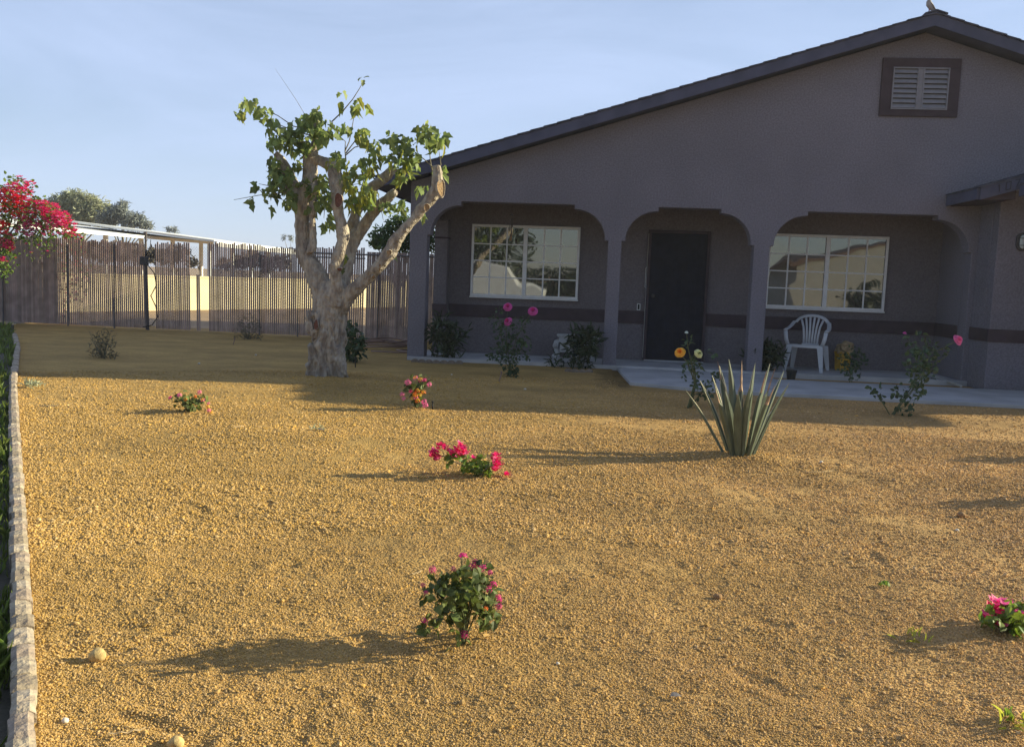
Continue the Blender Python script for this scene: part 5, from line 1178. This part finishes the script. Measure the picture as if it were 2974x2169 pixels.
# ------------------------------------------------------------------ fence
FA = np.array([-14.6, 18.75]); FB = np.array([-1.6, 18.05]); FL = np.linalg.norm(FB-FA); FD = (FB-FA)/FL
def fpt(s_, z, o_=0.0): p = FA+FD*s_; return (p[0]+FD[1]*o_*1.0, p[1]-FD[0]*o_*1.0, z)
def s_at(px):
    d = ray(px, 850); k = (FA[1]-FA[0]*FD[1]/FD[0])/(d[1]-d[0]*FD[1]/FD[0]); return (k*d[0]-FA[0])/FD[0]
def fence():
    t = thing('slatted_fence', (FA[0], FA[1], 0), 'chain-link fence with brown privacy slats along the back of the yard', 'fence'); O = (FA[0], FA[1], 0)
    b = MB(O); s_ = 0.05; pitch = 0.0465
    gap0, gap1 = s_at(556), s_at(606); gs = [s_at(572), s_at(582)]; mtr0, mtr1 = s_at(428), s_at(450)
    while s_ < FL:
        skip = (gap0 < s_ < gap1 and min(abs(s_-g) for g in gs) > pitch*0.5) or (mtr0 < s_ < mtr1)
        if not skip and random.random() > 0.004:
            ln = 0.03*vnoise(s_, 0, 1.6, 70)+0.004*random.uniform(-1, 1); w = 0.0162*random.uniform(0.92, 1.08)
            zt = 1.865+random.uniform(-0.035, 0.02)+0.03*float(vnoise(s_, 0, 0.5, 71)); zb = 0.02
            if gap0 < s_ < gap1: zt = random.choice([1.2, 1.0])
            if s_ > s_at(1055): w = 0.0205; zt = min(zt, 1.80)
            ln = float(ln)
            if s_ < s_at(170): w = 0.0205
            P = [fpt(s_-w, zb, .006), fpt(s_+w, zb, .006), fpt(s_+w, zb, -.006), fpt(s_-w, zb, -.006), fpt(s_-w+ln, zt, .006), fpt(s_+w+ln, zt, .006), fpt(s_+w+ln, zt, -.006), fpt(s_-w+ln, zt, -.006)]
            b.hexa(P)
        s_ += pitch
    b.build('slats', slat_m, t)
    # woven wire: two families of diagonals
    b = MB(O); cell = 0.06; H_ = 1.76; n_ = int(FL/cell)
    for k in range(n_):
        for sg in (-1, 1):
            s0 = k*cell; s1 = s0+sg*H_*0.95
            if s1 < 0 or s1 > FL: continue
            P = []
            A_ = np.array(fpt(s0, 0.03, sg*0.011)); B_ = np.array(fpt(s1, 0.03+H_, sg*0.011)); d = 0.0016
            i = [b.vert(A_+np.array([-d, 0, 0])), b.vert(A_+np.array([d, 0, 0])), b.vert(B_+np.array([d, 0, 0])), b.vert(B_+np.array([-d, 0, 0]))]; b.face(i)
    b.build('wire_mesh', galv, t)
    for px in (12, 200, 335, 757, 868, 1000, 1100):
        s_ = s_at(px); b = MB(O); big = px in (757, 868, 335); r = 0.018 if big else 0.016
        b.tube([fpt(s_, -0.05, 0.045), fpt(s_, 1.84 if big else 1.74, 0.045)], r, 10); b.tube([fpt(s_, 1.84 if big else 1.74, 0.045), fpt(s_, (1.84 if big else 1.74)+0.03, 0.045)], [r*1.15, r*0.4], 10); b.build('post', galv, t, smooth=False)
    b = MB(O); b.tube([fpt(s_at(880), 1.74, 0.02), fpt(FL, 1.74, 0.02)], 0.016, 8); b.tube([fpt(s_at(880), 1.66, 0.02), fpt(s_at(1060), 1.66, 0.02)], 0.012, 8); b.build('top_rail', galv, t)
fence()
def meter():
    s_ = s_at(436); P = fpt(s_, 0, 0.16); t = thing('utility_post', P, 'dark utility post with a small box and a drooping cable in front of the fence', 'post')
    b = MB(P); b.tube([fpt(s_+.03, -0.05, .16), fpt(s_, 1.2, .16), fpt(s_, 1.45, .16)], [0.038, 0.035, 0.032], 10); b.tube([fpt(s_, 1.45, .16), fpt(s_, 2.02, .16)], [0.024, 0.022], 8); b.tube([fpt(s_, 2.0, .16), fpt(s_, 2.06, .16)], [0.035, 0.03], 8); b.build('pole', mat('weathered_wood', (0.12, 0.10, 0.10), 0.9, 0.2, 10), t)
    b = MB(P); b.box(P[0]-0.085, P[0]+0.085, P[1]-0.10, P[1]-0.03, 1.36, 1.54); b.build('box', metal_dark, t, bevel=0.01)
    b = MB(P); b.tube([(P[0]+.06, P[1]-.06, 1.38), (P[0]+0.20, P[1]-.03, 1.2), (P[0]+0.24, P[1]-.02, 0.95), (P[0]+0.13, P[1]-.05, 0.72), (P[0]+0.24, P[1]-.05, 0.5), (P[0]+0.28, P[1]-.05, 0.28), (P[0]+0.15, P[1]-.05, 0.10), (P[0]-.05, P[1]-.05, 0.05)], 0.011, 8)
    b.tube([(P[0]-.02, P[1]-.08, 1.54), (P[0]-0.03, P[1]-.04, 1.75), (P[0]+0.06, P[1]-.04, 1.9)], 0.008, 6); b.tube([(P[0]+.03, P[1]-.08, 1.54), (P[0]+0.12, P[1]-.04, 1.72), (P[0]+0.13, P[1]-.04, 1.9)], 0.008, 6)
    b.build('cable', black_plastic, t, smooth=True)
meter()

# ------------------------------------------------------------------ big bougainvillea over the fence
def big_boug():
    Yb = 17.6; B0 = ony(-60, 925, Yb); t = thing('bougainvillea_vine', (B0[0], Yb, 0), 'large bougainvillea with crimson and orange blooms spilling over the left end of the fence', 'vine')
    O = (B0[0], Yb, 0); lf = Leaves('oval', O); b = MB(O); st = MB(O)
    for pts in ([(-60, 925), (-40, 800), (10, 700), (60, 640), (120, 640), (200, 665)], [(-60, 925), (-20, 780), (20, 680), (60, 560), (40, 520)], [(-60, 925), (0, 760), (30, 700), (90, 600)], [(-50, 900), (-10, 800), (40, 770)]):
        st.tube([ony(x, y, Yb+random.uniform(-.1, .2)) for x, y in pts], list(np.linspace(0.03, 0.006, len(pts))), 7)
    for (x, y, r, n_) in ((40, 560, 45, 120), (60, 600, 60, 260), (110, 625, 55, 220), (160, 655, 45, 180), (30, 640, 60, 260), (90, 665, 45, 160), (0, 700, 45, 180), (10, 760, 40, 120), (195, 670, 22, 50), (-10, 600, 60, 200), (30, 520, 20, 16), (75, 548, 30, 30), (0, 800, 26, 20)):
        for k in range(n_):
            a = random.uniform(0, 2*PI); q_ = r*math.sqrt(random.random()); lf.add(ony(x+q_*math.cos(a), y+q_*math.sin(a), Yb+random.gauss(0, .22)), rdir(0), rdir(0.7), random.uniform(0.05, 0.09), 0.8)
    for (x, y, r, n_, m_) in ((30, 560, 30, 90, 0), (65, 575, 34, 110, 0), (20, 585, 36, 120, 2), (50, 600, 34, 80, 2), (95, 620, 40, 120, 0), (150, 620, 30, 110, 0), (180, 640, 26, 90, 0), (120, 605, 26, 60, 0), (165, 655, 34, 90, 1), (205, 662, 22, 44, 0), (60, 650, 30, 50, 1), (85, 670, 20, 40, 1), (5, 660, 22, 70, 2), (15, 700, 26, 60, 0), (25, 715, 18, 44, 0), (60, 536, 22, 26, 0), (85, 535, 16, 10, 0), (4, 755, 10, 12, 0), (130, 660, 26, 40, 1), (-30, 600, 50, 90, 0), (212, 685, 8, 5, 0)):
        for k in range(n_):
            a = random.uniform(0, 2*PI); q_ = r*math.sqrt(random.random()); bract(b, ony(x+q_*math.cos(a), y+q_*math.sin(a), Yb+random.gauss(-0.18, .12)), random.uniform(0.045, 0.07), m_)
    Yq = 18.95
    for (x, y, r, n_) in ((60, 740, 55, 200), (130, 740, 60, 220), (200, 750, 50, 130), (110, 820, 60, 150), (180, 830, 50, 90), (60, 830, 50, 120), (245, 790, 30, 36), (150, 890, 50, 40), (230, 850, 30, 20), (215, 700, 30, 60)):
        for k in range(n_):
            a = random.uniform(0, 2*PI); q_ = r*math.sqrt(random.random()); p = ony(x+q_*math.cos(a), y+q_*math.sin(a), Yq+random.gauss(0, .1)); lf.add(p, rdir(-.3), rdir(0.3), random.uniform(0.05, 0.10), 0.8)
            if random.random() < 0.35: bract(b, ony(x+q_*math.cos(a), y+q_*math.sin(a), Yq-0.1), 0.06, 0)
    for (x, y, r, n_) in ((40, 765, 30, 9), (95, 725, 36, 9), (150, 715, 30, 6)):
        for k in range(n_):
            a = random.uniform(0, 2*PI); q_ = r*math.sqrt(random.random()); p = ony(x+q_*math.cos(a), y+q_*math.sin(a), Yb+0.1)
            if k % 3 == 0: bract(b, p, 0.05, 0)
            for m_ in range(3): lf.add(p+RNG.normal(size=3)*0.05, rdir(-.2), rdir(0.5), 0.06, 0.8)
    st.build('stems', twig_m, t); lf.build('leaves', leaf_boug, t); b.build('blooms', [pet_red, pet_pink, mat('petal_scarlet', (0.85, 0.07, 0.03), 0.6, 0.15, 30, trans=0.3, rnd=0.2)], t)
big_boug()

# ------------------------------------------------------------------ beyond the fence
def crown_tree(name, px, py_base, Yd, blobs, lm, lsz, label, group=None, ground=True, nlimb=7, cat='tree', droop=0.0, lw=0.5):
    base = ony(px, py_base, Yd); base[2] = -0.1; t = thing(name, tuple(base), label, cat, group); tr = MB(tuple(base)); lf = Leaves('narrow' if lw < 0.3 else 'oval', tuple(base))
    cs = [(ony(x, y, Yd), r*Yd/FPX, n_) for x, y, r, n_ in blobs]; cz = np.mean([c[0] for c in cs], axis=0); R0 = max(0.05, 0.03*np.max([c[0][2] for c in cs]))
    fork = base*0.55+np.array([cz[0], cz[1], cz[2]])*0.45; tr.tube([base, base*0.6+fork*0.4+np.array([.05, 0, 0]), fork], [R0, R0*0.8, R0*0.65], 9)
    for c, r, n_ in cs:
        tr.tube([fork, fork*0.5+c*0.5+RNG.normal(size=3)*0.08*r, c], [R0*0.45, R0*0.25, R0*0.08], 6)
        for k in range(3): tr.tube([c, c+rdir(0.3)*r*0.8], [R0*0.1, R0*0.03], 5)
        for k in range(n_):
            d = RNG.normal(size=3); d /= np.linalg.norm(d); q_ = r*RNG.rand()**0.42*(1+0.25*float(vnoise(d[0]*2+c[0], d[2]*2+d[1], 0.6, 80)))
            lf.add(c+d*q_*np.array([1, 1, 0.85]), rdir(-droop), rdir(0.4), lsz*random.uniform(0.6, 1.3), lw)
    tr.build('trunk', twig_m, t); lf.build('crown', lm, t); return t
crown_tree('leafy_tree', 1150, 960, 21.5, [(1110, 690, 40, 420), (1150, 660, 38, 420), (1180, 700, 50, 560), (1140, 715, 45, 420), (1215, 660, 55, 500), (1250, 700, 45, 420), (1165, 640, 22, 120), (1090, 705, 22, 120)], mat('leaf_citrus', (0.075, 0.125, 0.035), 0.45, 0.2, 4, spec=0.4, trans=0.3, rnd=0.4), 0.10, 'leafy green tree behind the fence, seen between the pruned tree and the porch column', lw=0.55)
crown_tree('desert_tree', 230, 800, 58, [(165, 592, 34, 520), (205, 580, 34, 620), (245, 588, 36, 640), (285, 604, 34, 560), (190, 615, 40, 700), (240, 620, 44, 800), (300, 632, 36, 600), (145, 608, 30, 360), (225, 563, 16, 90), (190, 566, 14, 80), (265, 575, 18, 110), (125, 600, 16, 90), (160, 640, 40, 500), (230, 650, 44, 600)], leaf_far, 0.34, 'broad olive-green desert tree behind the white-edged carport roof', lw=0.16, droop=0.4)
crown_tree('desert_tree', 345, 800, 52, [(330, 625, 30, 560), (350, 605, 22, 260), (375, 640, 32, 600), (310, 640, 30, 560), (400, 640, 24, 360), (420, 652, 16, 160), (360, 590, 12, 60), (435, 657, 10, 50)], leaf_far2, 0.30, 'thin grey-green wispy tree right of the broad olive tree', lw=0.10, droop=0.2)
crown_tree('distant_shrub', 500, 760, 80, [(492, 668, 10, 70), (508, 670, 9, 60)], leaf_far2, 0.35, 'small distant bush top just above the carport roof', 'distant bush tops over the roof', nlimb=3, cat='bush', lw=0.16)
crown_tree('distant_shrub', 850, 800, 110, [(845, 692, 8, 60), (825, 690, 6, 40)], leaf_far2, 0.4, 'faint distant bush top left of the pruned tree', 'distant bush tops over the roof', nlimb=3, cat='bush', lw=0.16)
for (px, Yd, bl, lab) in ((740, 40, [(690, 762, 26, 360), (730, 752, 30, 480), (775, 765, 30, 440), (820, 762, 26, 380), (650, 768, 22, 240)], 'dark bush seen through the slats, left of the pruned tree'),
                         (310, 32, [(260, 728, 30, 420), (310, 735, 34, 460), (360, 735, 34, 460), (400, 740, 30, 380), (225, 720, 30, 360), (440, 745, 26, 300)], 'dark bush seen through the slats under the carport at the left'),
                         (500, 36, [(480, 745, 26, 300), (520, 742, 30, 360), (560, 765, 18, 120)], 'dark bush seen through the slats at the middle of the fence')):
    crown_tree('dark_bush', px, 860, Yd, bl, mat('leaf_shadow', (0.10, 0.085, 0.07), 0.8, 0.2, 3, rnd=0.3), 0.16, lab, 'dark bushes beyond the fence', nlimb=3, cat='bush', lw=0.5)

def carport():
    P1 = onz(205, 668, 2.55); P2 = onz(614, 704, 2.55); d = (P2-P1)[:2]; Lc = np.linalg.norm(d); d /= Lc; nl = np.array([-d[1], d[0]])
    if nl[0] > 0: nl = -nl
    t = thing('carport', (P1[0], P1[1], 0), 'long low carport roof with bright white fascia beyond the fence', 'carport'); O = (P1[0], P1[1], 0)
    def q(s_, o_, z): return (P1[0]+d[0]*s_+nl[0]*o_, P1[1]+d[1]*s_+nl[1]*o_, z)
    S0 = -6
    b = MB(O)
    b.hexa([q(S0, 0.02, 2.50), q(Lc, 0.02, 2.50), q(Lc, 7, 3.10), q(S0, 7, 3.10), q(S0, 0.02, 2.58), q(Lc, 0.02, 2.58), q(Lc, 7, 3.18), q(S0, 7, 3.18)])
    b.build('roof', roof_white, t)
    b = MB(O); b.hexa([q(S0, -0.12, 2.46), q(Lc, -0.12, 2.46), q(Lc, -0.02, 2.46), q(S0, -0.02, 2.46), q(S0, -0.12, 2.58), q(Lc, -0.12, 2.58), q(Lc, -0.02, 2.58), q(S0, -0.02, 2.58)]); b.build('fascia', white_paint, t)
    for k in range(5):
        s_ = Lc*(k+0.1)/4.2; b = MB(O); c = q(s_, 0.4, 0); b.box(c[0]-.07, c[0]+.07, c[1]-.07, c[1]+.07, -0.1, 2.5); b.build('post', white_paint, t)
    # second, lower roof further on
    Q1 = onz(622, 701, 2.45); Q2 = onz(880, 731, 2.45); e = (Q2-Q1)[:2]; Le = min(np.linalg.norm(e), 90); e /= np.linalg.norm(e); ne = np.array([-e[1], e[0]])
    if ne[0] > 0: ne = -ne
    t2 = thing('carport', (Q1[0], Q1[1], 0), 'farther low roof with white edge between the gap in the fence and the pruned tree', 'carport'); O2 = (Q1[0], Q1[1], 0)
    def r_(s_, o_, z): return (Q1[0]+e[0]*s_+ne[0]*o_, Q1[1]+e[1]*s_+ne[1]*o_, z)
    b = MB(O2); b.hexa([r_(0, 0, 2.42), r_(Le, 0, 2.42), r_(Le, 7, 3.1), r_(0, 7, 3.1), r_(0, 0, 2.5), r_(Le, 0, 2.5), r_(Le, 7, 3.18), r_(0, 7, 3.18)]); b.build('roof', roof_white, t2)
    b = MB(O2); b.hexa([r_(0, -0.12, 2.24), r_(Le, -0.12, 2.24), r_(Le, -0.02, 2.24), r_(0, -0.02, 2.24), r_(0, -0.12, 2.46), r_(Le, -0.12, 2.46), r_(Le, -0.02, 2.46), r_(0, -0.02, 2.46)]); b.build('fascia', white_paint, t2)
    for k in range(5):
        c = r_(Le*(k+0.3)/5, 0.5, 0); b = MB(O2); b.box(c[0]-.07, c[0]+.07, c[1]-.07, c[1]+.07, -0.1, 2.4); b.build('post', white_paint, t2)
carport()
# sunlit cream garden wall beyond the fence
def garden_wall():
    A = np.array([-19.5, 37.0]); C = np.array([-3.2, 27.0]); A = np.array(ony(150, 862, 25.0)[:2]); C = np.array(ony(1180, 800, 41.0)[:2])
    d = C-A; Lw = np.linalg.norm(d); d /= Lw; nv = np.array([d[1], -d[0]]); t = thing('garden_wall', (A[0], A[1], 0), 'low sunlit cream block wall seen through the fence slats', 'wall'); O = (A[0], A[1], 0)
    def q(s_, o_, z): return (A[0]+d[0]*s_+nv[0]*o_, A[1]+d[1]*s_+nv[1]*o_, z)
    b = MB(O); b.hexa([q(0, .1, -.1), q(Lw, .1, -.1), q(Lw, -.1, -.1), q(0, -.1, -.1), q(0, .1, 1.0), q(Lw, .1, 1.0), q(Lw, -.1, 1.0), q(0, -.1, 1.0)]); b.build('wall_body', cream_wall, t)
    b = MB(O); b.hexa([q(0, .13, 1.002), q(Lw, .13, 1.002), q(Lw, -.13, 1.002), q(0, -.13, 1.002), q(0, .13, 1.06), q(Lw, .13, 1.06), q(Lw, -.13, 1.06), q(0, -.13, 1.06)]); b.build('wall_cap', cream_wall, t)
garden_wall()

# ------------------------------------------------------------------ behind the camera (seen only as reflections in the windows)
slab('street', [(-60, -14), (60, -14), (60, -7), (-60, -7)], -0.095, -0.05, asphalt)
def neighbour():
    t = thing('neighbour_house', (12, -22, 0), 'tan stucco house across the street, reflected in the porch windows', 'house'); O = (12, -22, 0)
    b = MB(O); b.prism([(11, -0.1), (24, -0.1), (24, 2.7), (17.5, 4.6), (11, 2.7)], -28, -20); b.build('wall', tan_wall, t)
    b = MB(O)
    for sg in (-1, 1): b.hexa([(17.5, -28.5, 4.62), (17.5+sg*7.1, -28.5, 2.55), (17.5+sg*7.1, -19.6, 2.55), (17.5, -19.6, 4.62), (17.5, -28.5, 4.8), (17.5+sg*7.1, -28.5, 2.73), (17.5+sg*7.1, -19.6, 2.73), (17.5, -19.6, 4.8)])
    b.build('roof', tile_roof, t)
    t = thing('parked_van', (-4.5, -11.5, 0), 'white van parked at the street, reflected in the left window', 'van'); O = (-4.5, -11.5, 0)
    b = MB(O); prof = [(-7.2, 0.35), (-2.6, 0.35), (-2.5, 0.9), (-3.4, 1.15), (-4.0, 1.9), (-7.2, 1.95)]; b.prism(prof, -12.4, -10.6); b.build('body', white_paint, t, bevel=0.05)
    for x in (-6.3, -3.4):
        for y in (-12.42, -10.58):
            b = MB(O); b.tube([(x, y-0.1, 0.33), (x, y+0.1, 0.33)], 0.33, 18); b.build('wheel', black_plastic, t)
neighbour()
def rtree(x, y, h, r, lab, n_=3200, lo=0.62, m=leaf_dark, nm='shade_tree', sx=1.0, cat='tree'):
    t = thing(nm, (x, y, 0), lab, cat); b = MB((x, y, 0)); b.tube([(x, y, -0.1), (x+.1, y, h*0.3), (x, y, h*0.6)], [0.2, 0.16, 0.1], 9); b.build('trunk', twig_m, t); lf = Leaves('oval', (x, y, 0))
    for k in range(n_):
        d = RNG.normal(size=3); d /= np.linalg.norm(d); p = np.array([x, y, h*lo])+d*r*RNG.rand()**0.4*np.array([sx, 1, .8]); p[2] = max(p[2], 0.05); lf.add(p, rdir(0), rdir(0.4), 0.26, 0.6)
    lf.build('crown', m, t)
rtree(-7.0, -17, 6.0, 3.6, 'dark shade tree across the street, reflected in the left window', 5200, 0.5)
rtree(16.5, -15.5, 1.6, 1.1, 'clipped dark hedge before the tan house across the street', 4200, 0.45, leaf_dark, 'hedge', 3.8, 'hedge')
rtree(-1.5, -30, 2.4, 1.9, 'low dark hedge far across the street', 4200, 0.4, leaf_dark, 'hedge', 3.2, 'hedge')
rtree(9.0, -42, 5.2, 3.0, 'pale tree far beyond the street', 2600, 0.55, leaf_far2)
# ------------------------------------------------------------------ air
bm = MB((0, 40, 0)); bm.box(-75, 75, -50, 140, -1.1, 12.0)
hz = bpy.data.materials.new('haze'); hz.use_nodes = True; hn = hz.node_tree.nodes; hn.remove(hn['Principled BSDF'])
pv = hn.new('ShaderNodeVolumePrincipled'); pv.inputs['Color'].default_value = (0.90, 0.93, 1.0, 1); pv.inputs['Density'].default_value = 0.0008; pv.inputs['Anisotropy'].default_value = 0.2
hz.node_tree.links.new(pv.outputs[0], hn['Material Output'].inputs['Volume'])
tag(bm.build('haze', hz), kind='stuff')
print('SCENE DONE', len(bpy.data.objects))
